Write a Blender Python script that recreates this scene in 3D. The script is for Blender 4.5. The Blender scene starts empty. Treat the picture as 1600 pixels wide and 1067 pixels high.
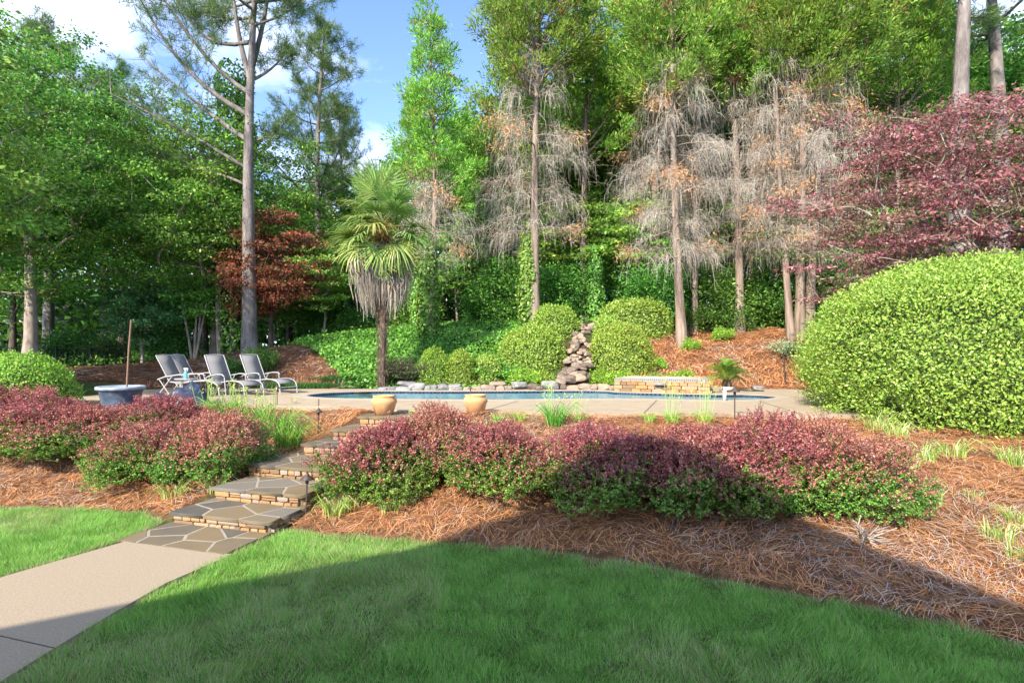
import bpy, math, random
import numpy as np
from mathutils import Vector
from mathutils.geometry import tessellate_polygon

random.seed(11)
rng = np.random.default_rng(11)
SC = bpy.context.scene
COL = SC.collection
R = math.radians

# ------------------------------------------------------------------ camera
CAM_Z, FOC, U0, V0 = 2.40, 900.0, 800.0, 545.0      # focal length and horizon in photo pixels
cam_d = bpy.data.cameras.new('camera'); cam = bpy.data.objects.new('camera', cam_d); COL.objects.link(cam)
cam_d.sensor_width = 36.0; cam_d.lens = 36.0 * FOC / 1600.0
cam_d.shift_y = (V0 - 533.5) / 1600.0
cam_d.clip_start = 0.05; cam_d.clip_end = 2000
cam.location = (0, 0, CAM_Z); cam.rotation_euler = (R(90), 0, 0)
SC.camera = cam

# ------------------------------------------------------------------ light
SUN_EL, SUN_AZ = 35.0, 30.0          # light travels to +Y turned by SUN_AZ towards +X
LT = Vector((math.sin(R(SUN_AZ)) * math.cos(R(SUN_EL)), math.cos(R(SUN_AZ)) * math.cos(R(SUN_EL)), -math.sin(R(SUN_EL))))
sd = bpy.data.lights.new('sun', 'SUN'); sd.energy = 2.15; sd.angle = R(0.6); sd.color = (1.0, 0.90, 0.76)
sun = bpy.data.objects.new('sun', sd); COL.objects.link(sun)
sun.rotation_euler = LT.to_track_quat('-Z', 'Y').to_euler(); sun.location = (-10, -15, 20)

W = bpy.data.worlds.new('World'); SC.world = W; W.use_nodes = True
nt = W.node_tree; nt.nodes.clear()
def nn(t, k, **kw):
    n = t.nodes.new(k)
    for a, v in kw.items(): setattr(n, a, v)
    return n
wo = nn(nt, 'ShaderNodeOutputWorld'); bg = nn(nt, 'ShaderNodeBackground')
sky = nn(nt, 'ShaderNodeTexSky', sky_type='NISHITA'); sky.sun_disc = False
sky.sun_elevation = R(SUN_EL); sky.sun_rotation = R(180 + SUN_AZ); sky.air_density = 0.45; sky.dust_density = 0.3; sky.ozone_density = 2.5
tc = nn(nt, 'ShaderNodeTexCoord'); mp = nn(nt, 'ShaderNodeMapping'); mp.inputs['Scale'].default_value = (2.3, 2.3, 4.2); mp.inputs['Location'].default_value = (0.35, 0.2, 0.1)
cn = nn(nt, 'ShaderNodeTexNoise'); cn.inputs['Scale'].default_value = 1.25; cn.inputs['Detail'].default_value = 7; cn.inputs['Roughness'].default_value = 0.55
cr = nn(nt, 'ShaderNodeValToRGB'); cr.color_ramp.elements[0].position = 0.47; cr.color_ramp.elements[1].position = 0.66
cc = nn(nt, 'ShaderNodeValToRGB'); cc.color_ramp.elements[0].position = 0.5; cc.color_ramp.elements[1].position = 0.8
cc.color_ramp.elements[0].color = (2.7, 2.95, 3.5, 1); cc.color_ramp.elements[1].color = (2.1, 2.35, 2.9, 1)
mx = nn(nt, 'ShaderNodeMixRGB')
L = nt.links.new
L(tc.outputs['Generated'], mp.inputs['Vector']); L(mp.outputs['Vector'], cn.inputs['Vector'])
L(cn.outputs['Fac'], cr.inputs['Fac']); L(cn.outputs['Fac'], cc.inputs['Fac'])
L(cr.outputs['Color'], mx.inputs['Fac']); L(sky.outputs['Color'], mx.inputs['Color1']); L(cc.outputs['Color'], mx.inputs['Color2'])
L(mx.outputs['Color'], bg.inputs['Color']); bg.inputs['Strength'].default_value = 0.15
L(bg.outputs['Background'], wo.inputs['Surface'])

SC.view_settings.view_transform = 'Standard'; SC.view_settings.look = 'None'
SC.view_settings.exposure = 2.15; SC.view_settings.gamma = 1.0; SC.view_settings.use_curve_mapping = False
cy = SC.cycles
cy.use_denoising = True; cy.max_bounces = 7; cy.diffuse_bounces = 4; cy.glossy_bounces = 3; cy.transmission_bounces = 4
cy.transparent_max_bounces = 8; cy.caustics_reflective = False; cy.caustics_refractive = False

# ------------------------------------------------------------------ helpers
def px(u, v, Y):
    return np.array([(u - U0) / FOC * Y, Y, CAM_Z - (v - V0) / FOC * Y])
def xu(u, Y): return (u - U0) / FOC * Y
def zv(v, Y): return CAM_Z - (v - V0) / FOC * Y

def tag(o, label=None, cat=None, group=None, kind=None):
    if label: o['label'] = label
    if cat: o['category'] = cat
    if group: o['group'] = group
    if kind: o['kind'] = kind
    return o
def empty(name, loc=(0, 0, 0), rz=0.0, **kw):
    o = bpy.data.objects.new(name, None); COL.objects.link(o)
    o.location = loc; o.rotation_euler = (0, 0, rz); o.empty_display_size = 0.2
    return tag(o, **kw)
def put(name, me, parent=None, loc=(0, 0, 0), rot=(0, 0, 0), scale=(1, 1, 1), **kw):
    o = bpy.data.objects.new(name, me); COL.objects.link(o)
    o.location = loc; o.rotation_euler = rot; o.scale = scale
    if parent: o.parent = parent
    return tag(o, **kw)

class Geo:
    def __init__(s): s.v = []; s.f = []; s.c = []; s.m = []; s.n = 0
    def add(s, V, F, col=(1, 1, 1), mi=0):
        V = np.asarray(V, float).reshape(-1, 3); F = np.asarray(F, int)
        if len(F) == 0: return s
        s.v.append(V); s.f.append(F + s.n); s.n += len(V)
        c = np.asarray(col, float)
        if c.ndim == 1: c = np.tile(c, (len(F), 1))
        s.c.append(c); s.m.append(np.full(len(F), mi))
        return s
    def mesh(s, name, mats, smooth=False):
        me = bpy.data.meshes.new(name)
        V = np.concatenate(s.v)
        me.vertices.add(len(V)); me.vertices.foreach_set('co', V.ravel().astype(np.float32))
        loops = np.concatenate([f.ravel() for f in s.f]); tot = np.concatenate([np.full(len(f), f.shape[1]) for f in s.f])
        start = np.concatenate([[0], np.cumsum(tot)[:-1]])
        me.loops.add(len(loops)); me.loops.foreach_set('vertex_index', loops.astype(np.int32))
        me.polygons.add(len(tot)); me.polygons.foreach_set('loop_start', start.astype(np.int32))
        me.polygons.foreach_set('loop_total', tot.astype(np.int32))
        me.polygons.foreach_set('material_index', np.concatenate(s.m).astype(np.int32))
        if smooth: me.polygons.foreach_set('use_smooth', np.ones(len(tot), bool))
        a = me.attributes.new('col', 'FLOAT_COLOR', 'FACE')
        C = np.concatenate(s.c); C = np.concatenate([C, np.ones((len(C), 1))], 1)
        a.data.foreach_set('color', C.ravel().astype(np.float32))
        for m in (mats if isinstance(mats, (list, tuple)) else [mats]): me.materials.append(m)
        me.update(calc_edges=True); me.validate()
        return me

def unit(a): return a / np.maximum(np.linalg.norm(a, axis=-1, keepdims=True), 1e-9)
def rvec(n): return unit(rng.normal(size=(n, 3)))

def leaves(P, D, N, Ln, Wd, cup=0.12):
    """pointed folded leaf quads: base, side, tip, side"""
    D = unit(D); S = unit(np.cross(D, N)); N2 = np.cross(S, D)
    Ln = np.broadcast_to(np.asarray(Ln, float), (len(P),))[:, None]; Wd = np.broadcast_to(np.asarray(Wd, float), (len(P),))[:, None]
    V = np.stack([P, P + D * Ln * .45 + S * Wd * .5 + N2 * cup * Wd, P + D * Ln, P + D * Ln * .45 - S * Wd * .5 + N2 * cup * Wd], 1)
    return V.reshape(-1, 3), np.arange(4 * len(P)).reshape(-1, 4)
def ribbons(paths, w, tip=0.25, side=None):
    """paths (m,k,3) -> tapering flat strips"""
    m, k, _ = paths.shape
    T = unit(np.gradient(paths, axis=1))
    sv = rvec(m)[:, None, :] if side is None else side[:, None, :]
    S = unit(np.cross(T, np.broadcast_to(sv, T.shape)))
    prof = np.linspace(1, tip, k)[None, :, None]
    ww = np.broadcast_to(np.asarray(w, float), (m,))[:, None, None] * prof * .5
    V = np.stack([paths - S * ww, paths + S * ww], 2).reshape(m, 2 * k, 3)
    base = (np.arange(m) * 2 * k)[:, None, None]
    j = np.arange(k - 1)
    q = np.stack([2 * j, 2 * j + 1, 2 * j + 3, 2 * j + 2], 1)[None]
    return V.reshape(-1, 3), (base + q).reshape(-1, 4)
def tubes(paths, rad, n=6, cap=False):
    """paths (m,k,3), rad (m,k)"""
    paths = np.asarray(paths, float)
    if paths.ndim == 2: paths = paths[None]
    rad = np.asarray(rad, float)
    if rad.ndim == 0: rad = np.full(paths.shape[:2], float(rad))
    if rad.ndim == 1: rad = np.broadcast_to(rad, paths.shape[:2])
    m, k, _ = paths.shape
    T = unit(np.gradient(paths, axis=1))
    mean = unit(T.mean(1)); ref = np.where(np.abs(mean[:, 2:3]) > .8, np.array([[1., 0.13, 0.]]), np.array([[0.07, 0.05, 1.]]))
    U = unit(np.cross(T, ref[:, None, :])); Vv = np.cross(T, U)
    a = np.arange(n) / n * 2 * math.pi
    ring = paths[:, :, None, :] + rad[:, :, None, None] * (U[:, :, None, :] * np.cos(a)[None, None, :, None] + Vv[:, :, None, :] * np.sin(a)[None, None, :, None])
    V = ring.reshape(-1, 3)
    i, j = np.meshgrid(np.arange(k - 1), np.arange(n), indexing='ij')
    q = np.stack([i * n + j, i * n + (j + 1) % n, (i + 1) * n + (j + 1) % n, (i + 1) * n + j], -1).reshape(-1, 4)
    F = (np.arange(m) * k * n)[:, None, None] + q[None]
    return V, F.reshape(-1, 4)
def add_tube(g, path, rad, n=8, col=(1, 1, 1), mi=0, caps=True):
    V, F = tubes(np.asarray(path, float), rad, n); g.add(V, F, col, mi)
    if caps:
        k = len(path)
        g.add(V[:n], np.arange(n)[None, ::-1], col, mi); g.add(V[(k - 1) * n:], np.arange(n)[None], col, mi)
def box(g, c, s, col=(1, 1, 1), mi=0, rz=0.0, jit=0.0):
    c = np.asarray(c, float); h = np.asarray(s, float) / 2
    V = np.array([[x, y, z] for z in (-1, 1) for y in (-1, 1) for x in (-1, 1)], float) * h
    if jit: V += rng.normal(size=V.shape) * jit
    ca, sa = math.cos(rz), math.sin(rz)
    V = np.stack([V[:, 0] * ca - V[:, 1] * sa, V[:, 0] * sa + V[:, 1] * ca, V[:, 2]], 1) + c
    g.add(V, [[0, 2, 3, 1], [4, 5, 7, 6], [0, 1, 5, 4], [2, 6, 7, 3], [0, 4, 6, 2], [1, 3, 7, 5]], col, mi)
def lathe(g, prof, n=24, col=(1, 1, 1), mi=0, phase=0.0):
    prof = np.asarray(prof, float); a = np.arange(n) / n * 2 * math.pi + phase
    V = np.stack([prof[:, 0:1] * np.cos(a), prof[:, 0:1] * np.sin(a), np.repeat(prof[:, 1:2], n, 1)], -1).reshape(-1, 3)
    k = len(prof); i, j = np.meshgrid(np.arange(k - 1), np.arange(n), indexing='ij')
    F = np.stack([i * n + j, i * n + (j + 1) % n, (i + 1) * n + (j + 1) % n, (i + 1) * n + j], -1).reshape(-1, 4)
    g.add(V, F, col, mi)
def prism(g, poly, z0, z1, col=(1, 1, 1), mi=0, bevel=0.0):
    poly = np.asarray(poly, float); n = len(poly)
    c = poly.mean(0)
    rings = [(poly, z0), (poly, z1 - bevel)] if bevel else [(poly, z0), (poly, z1)]
    if bevel:
        d = poly - c; ln = np.linalg.norm(d, axis=1, keepdims=True)
        rings.append((c + d * np.maximum(1 - bevel * 1.2 / np.maximum(ln, 1e-6), .2), z1))
    V = np.concatenate([np.column_stack([p, np.full(n, z)]) for p, z in rings])
    for r in range(len(rings) - 1):
        j = np.arange(n); g.add(V, np.stack([r * n + j, r * n + (j + 1) % n, (r + 1) * n + (j + 1) % n, (r + 1) * n + j], 1), col, mi) if r == 0 else \
            g.add(V, np.stack([r * n + j, r * n + (j + 1) % n, (r + 1) * n + (j + 1) % n, (r + 1) * n + j], 1), col, mi)
    g.add(V[-n:], np.arange(n)[None], col, mi)

_H = rng.random((64, 64, 64))
def noise3(p):
    p = np.asarray(p, float) + 1000.0; i = np.floor(p).astype(int); f = p - i; f = f * f * (3 - 2 * f); i %= 64; j = (i + 1) % 64
    def h(a, b, c): return _H[a, b, c]
    x0, y0, z0 = i[..., 0], i[..., 1], i[..., 2]; x1, y1, z1 = j[..., 0], j[..., 1], j[..., 2]
    fx, fy, fz = f[..., 0], f[..., 1], f[..., 2]
    a = h(x0, y0, z0) * (1 - fx) + h(x1, y0, z0) * fx; b = h(x0, y1, z0) * (1 - fx) + h(x1, y1, z0) * fx
    c = h(x0, y0, z1) * (1 - fx) + h(x1, y0, z1) * fx; d = h(x0, y1, z1) * (1 - fx) + h(x1, y1, z1) * fx
    return (a * (1 - fy) + b * fy) * (1 - fz) + (c * (1 - fy) + d * fy) * fz
def sstep(a, b, x):
    t = np.clip((x - a) / (b - a), 0, 1); return t * t * (3 - 2 * t)
def mixc(a, b, t): return np.asarray(a)[None] * (1 - t[:, None]) + np.asarray(b)[None] * t[:, None]
def sdf(poly, x, y):
    """distance to polygon outline, positive inside"""
    P = np.asarray(poly, float); x = np.asarray(x, float); y = np.asarray(y, float)
    d = np.full(x.shape, 1e9); ins = np.zeros(x.shape, bool)
    for a, b in zip(P, np.roll(P, -1, 0)):
        ex, ey = b - a; wx, wy = x - a[0], y - a[1]
        t = np.clip((wx * ex + wy * ey) / (ex * ex + ey * ey), 0, 1)
        d = np.minimum(d, np.hypot(wx - ex * t, wy - ey * t))
        if b[1] != a[1]:
            c = ((a[1] <= y) & (b[1] > y)) | ((b[1] <= y) & (a[1] > y))
            ins ^= c & (x < a[0] + (y - a[1]) / (b[1] - a[1]) * ex)
    return np.where(ins, d, -d)
def catmull(pts, per=6):
    P = np.asarray(pts, float); n = len(P); out = []
    for i in range(n):
        p0, p1, p2, p3 = P[i - 1], P[i], P[(i + 1) % n], P[(i + 2) % n]
        for k in range(per):
            t = k / per
            out.append(.5 * (2 * p1 + (p2 - p0) * t + (2 * p0 - 5 * p1 + 4 * p2 - p3) * t * t + (3 * p1 - p0 - 3 * p2 + p3) * t ** 3))
    return np.array(out)

# ------------------------------------------------------------------ materials
def mat(name, build):
    m = bpy.data.materials.new(name); m.use_nodes = True; t = m.node_tree; t.nodes.clear()
    out = nn(t, 'ShaderNodeOutputMaterial'); build(t, out); return m
def principled(t, out, rough=.6, spec=.3, metal=0.0):
    p = nn(t, 'ShaderNodeBsdfPrincipled'); p.inputs['Roughness'].default_value = rough
    p.inputs['Specular IOR Level'].default_value = spec; p.inputs['Metallic'].default_value = metal
    t.links.new(p.outputs[0], out.inputs['Surface']); return p
def ramp(t, stops):
    r = nn(t, 'ShaderNodeValToRGB'); e = r.color_ramp.elements
    while len(e) < len(stops): e.new(.5)
    for i, (p, c) in enumerate(stops): e[i].position = p; e[i].color = (*c, 1)
    return r
def tnoise(t, scale, detail=4, coord='Object', rough=.6, stretch=None):
    tcn = nn(t, 'ShaderNodeTexCoord'); n = nn(t, 'ShaderNodeTexNoise'); n.inputs['Scale'].default_value = scale
    n.inputs['Detail'].default_value = detail; n.inputs['Roughness'].default_value = rough
    src = tcn.outputs[coord]
    if coord == 'World':
        pass
    if stretch:
        mpn = nn(t, 'ShaderNodeMapping'); mpn.inputs['Scale'].default_value = stretch
        t.links.new(src, mpn.inputs['Vector']); src = mpn.outputs['Vector']
    t.links.new(src, n.inputs['Vector']); return n
def add_bump(t, p, src, strength=.4, dist=.02):
    b = nn(t, 'ShaderNodeBump'); b.inputs['Strength'].default_value = strength; b.inputs['Distance'].default_value = dist
    t.links.new(src, b.inputs['Height']); t.links.new(b.outputs['Normal'], p.inputs['Normal'])

def leaf_material(name, trans=.35, rough=.5, spec=.25, var=.25, hue=.02, gain=1.4):
    def b(t, out):
        at = nn(t, 'ShaderNodeAttribute', attribute_name='col')
        oi = nn(t, 'ShaderNodeObjectInfo')
        hs = nn(t, 'ShaderNodeHueSaturation')
        mr = nn(t, 'ShaderNodeMapRange'); mr.inputs['To Min'].default_value = gain * (1 - var); mr.inputs['To Max'].default_value = gain * (1 + var)
        mh = nn(t, 'ShaderNodeMapRange'); mh.inputs['To Min'].default_value = .5 - hue; mh.inputs['To Max'].default_value = .5 + hue
        t.links.new(oi.outputs['Random'], mr.inputs['Value']); t.links.new(oi.outputs['Random'], mh.inputs['Value'])
        t.links.new(mr.outputs[0], hs.inputs['Value']); t.links.new(mh.outputs[0], hs.inputs['Hue']); t.links.new(at.outputs['Color'], hs.inputs['Color'])
        p = nn(t, 'ShaderNodeBsdfPrincipled'); p.inputs['Roughness'].default_value = rough; p.inputs['Specular IOR Level'].default_value = spec
        tr = nn(t, 'ShaderNodeBsdfTranslucent'); ms = nn(t, 'ShaderNodeMixShader'); ms.inputs[0].default_value = trans
        t.links.new(hs.outputs[0], p.inputs['Base Color']); t.links.new(hs.outputs[0], tr.inputs['Color'])
        t.links.new(p.outputs[0], ms.inputs[1]); t.links.new(tr.outputs[0], ms.inputs[2]); t.links.new(ms.outputs[0], out.inputs['Surface'])
    return mat(name, b)
M_LEAF = leaf_material('leaf', .42, .5, .25, var=.2, gain=1.55)
M_LEAFG = leaf_material('leaf_glossy', .3, .42, .35, var=.1, gain=1.4)
M_TWIG = leaf_material('dry_twig', .15, .8, .1, var=.06, hue=.0, gain=1.1)
M_GRASS = leaf_material('grass_blade', .4, .6, .15, var=0, hue=0, gain=1.4)
M_STRAW = leaf_material('pine_straw', .1, .75, .12, var=0, hue=0, gain=1.18)

def stops_mat(name, stops, scale=8, rough=.85, bump=.5, dist=.01, detail=6, spec=.2, stretch=None, use_rand=0.0):
    def b(t, out):
        p = principled(t, out, rough, spec); n = tnoise(t, scale, detail, stretch=stretch)
        src = n.outputs['Fac']
        if use_rand:
            oi = nn(t, 'ShaderNodeObjectInfo'); ma = nn(t, 'ShaderNodeMath', operation='MULTIPLY_ADD')
            mb = nn(t, 'ShaderNodeMath', operation='MULTIPLY'); mb.inputs[1].default_value = 1 - use_rand
            t.links.new(n.outputs['Fac'], mb.inputs[0]); ma.inputs[1].default_value = use_rand
            t.links.new(oi.outputs['Random'], ma.inputs[0]); t.links.new(mb.outputs[0], ma.inputs[2]); src = ma.outputs[0]
        r = ramp(t, stops); t.links.new(src, r.inputs['Fac']); t.links.new(r.outputs['Color'], p.inputs['Base Color'])
        n2 = tnoise(t, scale * 4, 5, stretch=stretch); add_bump(t, p, n2.outputs['Fac'], bump, dist)
    return mat(name, b)
M_BARKP = stops_mat('pine_bark', [(.3, (.075, .065, .06)), (.5, (.19, .165, .15)), (.7, (.31, .275, .255))], 5, bump=.9, dist=.04, stretch=(1, 1, .28))
M_BARKR = stops_mat('cedar_bark', [(.3, (.12, .085, .065)), (.5, (.26, .20, .155)), (.72, (.40, .32, .26))], 6, bump=.8, dist=.03, stretch=(1.6, 1.6, .15))
M_BARKD = stops_mat('dark_bark', [(.3, (.045, .035, .028)), (.6, (.12, .095, .075)), (.8, (.2, .17, .14))], 6, bump=.8, dist=.02, stretch=(1, 1, .3))
M_BARKG = stops_mat('pale_bark', [(.3, (.17, .13, .10)), (.55, (.34, .28, .23)), (.8, (.45, .39, .33))], 5, bump=.4, dist=.01, stretch=(1, 1, .4))
M_PALMB = stops_mat('palm_fibre', [(.3, (.05, .035, .025)), (.55, (.17, .12, .09)), (.8, (.36, .29, .22))], 14, bump=1, dist=.03, stretch=(1, 1, .4))
M_ROCK = stops_mat('boulder_rock', [(.3, (.15, .115, .09)), (.45, (.27, .215, .165)), (.62, (.38, .295, .215)), (.8, (.40, .275, .175))], 2.6, bump=.7, dist=.04, use_rand=.45)
M_ROCKG = stops_mat('grey_rock', [(.3, (.14, .14, .135)), (.5, (.25, .245, .235)), (.75, (.36, .35, .335))], 2.5, bump=.6, dist=.03, use_rand=.2)
M_STONE = stops_mat('wall_stone', [(.2, (.22, .15, .09)), (.38, (.36, .20, .09)), (.52, (.42, .28, .15)), (.66, (.30, .27, .22)), (.82, (.46, .24, .10))], 3.0, bump=.7, dist=.012, use_rand=.72)
M_FLAG = stops_mat('flagstone', [(.15, (.09, .085, .075)), (.38, (.15, .125, .085)), (.6, (.20, .15, .085)), (.85, (.17, .165, .15))], 3.5, rough=.75, bump=.3, dist=.006, use_rand=.6)
M_MORTAR = stops_mat('mortar', [(.3, (.27, .235, .185)), (.7, (.38, .335, .265))], 20, bump=.5, dist=.004)
M_CONC = stops_mat('exposed_concrete', [(.25, (.25, .195, .135)), (.5, (.34, .272, .193)), (.75, (.42, .345, .25))], 60, bump=.35, dist=.004, detail=3)
M_DECK = stops_mat('pool_deck_concrete', [(.3, (.35, .28, .195)), (.55, (.40, .325, .23)), (.75, (.44, .36, .265))], 3, bump=.1, dist=.003)
M_COPING = stops_mat('coping', [(.3, (.36, .31, .24)), (.7, (.45, .39, .31))], 5, bump=.15, dist=.003)
M_JOINT = stops_mat('joint', [(.3, (.10, .085, .07)), (.7, (.18, .16, .13))], 20)
M_TERRA = stops_mat('terracotta', [(.3, (.50, .27, .12)), (.5, (.60, .34, .155)), (.72, (.68, .46, .27))], 4, rough=.8, bump=.12, dist=.004)
M_SOIL = stops_mat('soil', [(.3, (.05, .035, .022)), (.7, (.13, .09, .06))], 25)
M_BLUEP = stops_mat('blue_grey_plastic', [(.3, (.05, .075, .11)), (.55, (.10, .14, .19)), (.78, (.24, .28, .33))], 7, rough=.45, bump=.25, dist=.006, spec=.4)
M_TARP = stops_mat('dark_blue_sheet', [(.3, (.015, .02, .04)), (.6, (.035, .05, .09)), (.8, (.10, .13, .18))], 5, rough=.35, bump=.5, dist=.02, spec=.5)
M_ALU = stops_mat('grey_powder_coat', [(.3, (.34, .34, .34)), (.7, (.42, .42, .42))], 10, rough=.4, bump=.02, spec=.4)
M_SLING = stops_mat('sling_fabric', [(.3, (.17, .165, .165)), (.7, (.24, .235, .23))], 120, rough=.8, bump=.3, dist=.002)
M_BRONZE = stops_mat('bronze_metal', [(.3, (.035, .026, .022)), (.7, (.09, .066, .055))], 12, rough=.5, bump=.1, spec=.5)
M_BLACK = stops_mat('black_metal', [(.3, (.012, .012, .012)), (.7, (.03, .03, .03))], 12, rough=.5, bump=.05, spec=.4)
M_WHITE = stops_mat('white_plastic', [(.3, (.70, .70, .68)), (.7, (.80, .80, .78))], 12, rough=.4, bump=.02, spec=.4)
M_BOTTLE = stops_mat('teal_liquid', [(.3, (.10, .42, .48)), (.7, (.18, .55, .60))], 12, rough=.2, bump=.02, spec=.5)
M_ROOF = stops_mat('asphalt_shingle', [(.3, (.07, .07, .075)), (.7, (.15, .145, .14))], 9, bump=.4)
M_WOOD = stops_mat('weathered_stake', [(.3, (.20, .12, .08)), (.7, (.33, .22, .15))], 8, bump=.3, stretch=(1, 1, .1))
M_SIDING = stops_mat('cream_siding', [(.3, (.55, .52, .46)), (.7, (.64, .61, .55))], 6, bump=.1)
M_GLASS = stops_mat('dark_window', [(.3, (.02, .025, .03)), (.7, (.05, .06, .07))], 2, rough=.08, bump=0, spec=.6)
M_PLASTER = stops_mat('pool_plaster', [(.3, (.36, .56, .62)), (.7, (.48, .68, .72))], 2, rough=.7, bump=.05)
def _brick(t, out):
    p = principled(t, out, .85, .2); b = nn(t, 'ShaderNodeTexBrick'); c = nn(t, 'ShaderNodeTexCoord'); mpn = nn(t, 'ShaderNodeMapping')
    mpn.inputs['Rotation'].default_value = (R(90), 0, 0); b.inputs['Scale'].default_value = 4
    b.inputs['Color1'].default_value = (.33, .10, .055, 1); b.inputs['Color2'].default_value = (.24, .07, .045, 1); b.inputs['Mortar'].default_value = (.45, .40, .35, 1)
    t.links.new(c.outputs['Object'], mpn.inputs['Vector']); t.links.new(mpn.outputs[0], b.inputs['Vector']); t.links.new(b.outputs['Color'], p.inputs['Base Color'])
M_BRICK = mat('red_brick', _brick)
def _tile(t, out):
    p = principled(t, out, .2, .5); c = nn(t, 'ShaderNodeAttribute', attribute_name='col'); t.links.new(c.outputs['Color'], p.inputs['Base Color'])
M_TILE = mat('waterline_tile', _tile)
def _water(t, out):
    fr = nn(t, 'ShaderNodeFresnel'); fr.inputs['IOR'].default_value = 1.33
    tr = nn(t, 'ShaderNodeBsdfTransparent'); tr.inputs['Color'].default_value = (.62, .86, .90, 1)
    gl = nn(t, 'ShaderNodeBsdfGlossy'); gl.inputs['Roughness'].default_value = .06; gl.inputs['Color'].default_value = (.95, .97, 1, 1)
    ms = nn(t, 'ShaderNodeMixShader'); n = tnoise(t, 2.2, 3, stretch=(1, 1.6, 1))
    b = nn(t, 'ShaderNodeBump'); b.inputs['Strength'].default_value = .3; b.inputs['Distance'].default_value = .04
    t.links.new(n.outputs['Fac'], b.inputs['Height']); t.links.new(b.outputs[0], gl.inputs['Normal']); t.links.new(b.outputs[0], fr.inputs['Normal'])
    fm = nn(t, 'ShaderNodeMath', operation='MULTIPLY'); fm.inputs[1].default_value = .62; t.links.new(fr.outputs[0], fm.inputs[0]); t.links.new(fm.outputs[0], ms.inputs[0]); t.links.new(tr.outputs[0], ms.inputs[1]); t.links.new(gl.outputs[0], ms.inputs[2]); t.links.new(ms.outputs[0], out.inputs['Surface'])
M_WATER = mat('pool_water', _water)
def _ground(t, out):
    p = principled(t, out, .95, .1); at = nn(t, 'ShaderNodeAttribute', attribute_name='gcol')
    n = tnoise(t, 9, 8, rough=.7); n2 = tnoise(t, 55, 4, rough=.7)
    m1 = nn(t, 'ShaderNodeMapRange'); m1.inputs['From Min'].default_value = .3; m1.inputs['From Max'].default_value = .7; m1.inputs['To Min'].default_value = .55; m1.inputs['To Max'].default_value = 1.4
    m2 = nn(t, 'ShaderNodeMapRange'); m2.inputs['From Min'].default_value = .3; m2.inputs['From Max'].default_value = .7; m2.inputs['To Min'].default_value = .6; m2.inputs['To Max'].default_value = 1.4
    mu = nn(t, 'ShaderNodeMath', operation='MULTIPLY'); mc = nn(t, 'ShaderNodeVectorMath', operation='SCALE')
    t.links.new(n.outputs['Fac'], m1.inputs['Value']); t.links.new(n2.outputs['Fac'], m2.inputs['Value'])
    t.links.new(m1.outputs[0], mu.inputs[0]); t.links.new(m2.outputs[0], mu.inputs[1])
    t.links.new(at.outputs['Color'], mc.inputs[0]); t.links.new(mu.outputs[0], mc.inputs['Scale']); t.links.new(mc.outputs[0], p.inputs['Base Color'])
    add_bump(t, p, n2.outputs['Fac'], .8, .03)
M_GROUND = mat('ground_soil', _ground)

# ------------------------------------------------------------------ terrain
DECK_Z, WATER_Z = 1.13, 1.085
DECK = [(-11.5, 14.6), (-9.5, 13.4), (-6.7, 13.1), (-4.7, 12.85), (-3.3, 12.5), (-2.75, 12.0), (-1.2, 11.85), (-.4, 11.75), (.6, 11.6), (2.2, 11.25), (4.0, 11.4),
        (5.7, 11.0), (7.2, 11.2), (8.8, 12.5), (9.0, 18.2), (5.6, 18.5), (0, 18.35), (-5.5, 18.3), (-9.5, 18.6), (-11.5, 18.0)]
POOL = catmull([(-5.6, 15.6), (-4.6, 14.85), (-2.8, 14.6), (-.6, 14.4), (1.2, 14.6), (3, 14.7), (5, 14.3), (6.2, 14.45), (7.0, 15.2), (6.6, 16.0), (5.4, 16.1),
                (3.3, 16.9), (2.5, 17.55), (0, 17.45), (-1.9, 17.3), (-4.1, 17.35), (-5.3, 16.7)], 5)
LAWN_A = [(-3.05, 7.3), (-2.9, 7.55), (-1.94, 7.3), (-.77, 6.98), (.37, 6.7), (1.39, 6.28), (2.5, 5.66), (3.43, 5.15), (4.1, 4.65), (5, 3.9), (7, 2.6), (12, 0), (12, -1.2), (-3.75, -1.2),
          (-3.7, 3), (-3.64, 4.65), (-3.6, 5.14), (-3.52, 5.84), (-3.3, 6.6), (-3.15, 7.0)]
LAWN_B = [(-4.82, 7.15), (-5.33, 6.0), (-5.6, 4), (-5.7, -1.2), (-25, -1.2), (-25, 8.9), (-7.7, 8.66), (-6.3, 8.52), (-5.3, 8.3), (-4.78, 7.92)]
PATH = [(-4.74, 7.13), (-3.22, 6.64), (-3.5, 5.84), (-3.58, 5.14), (-3.62, 4.65), (-3.68, 3), (-3.72, -1.2), (-5.66, -1.2), (-5.56, 4), (-5.29, 6.0)]
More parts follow.
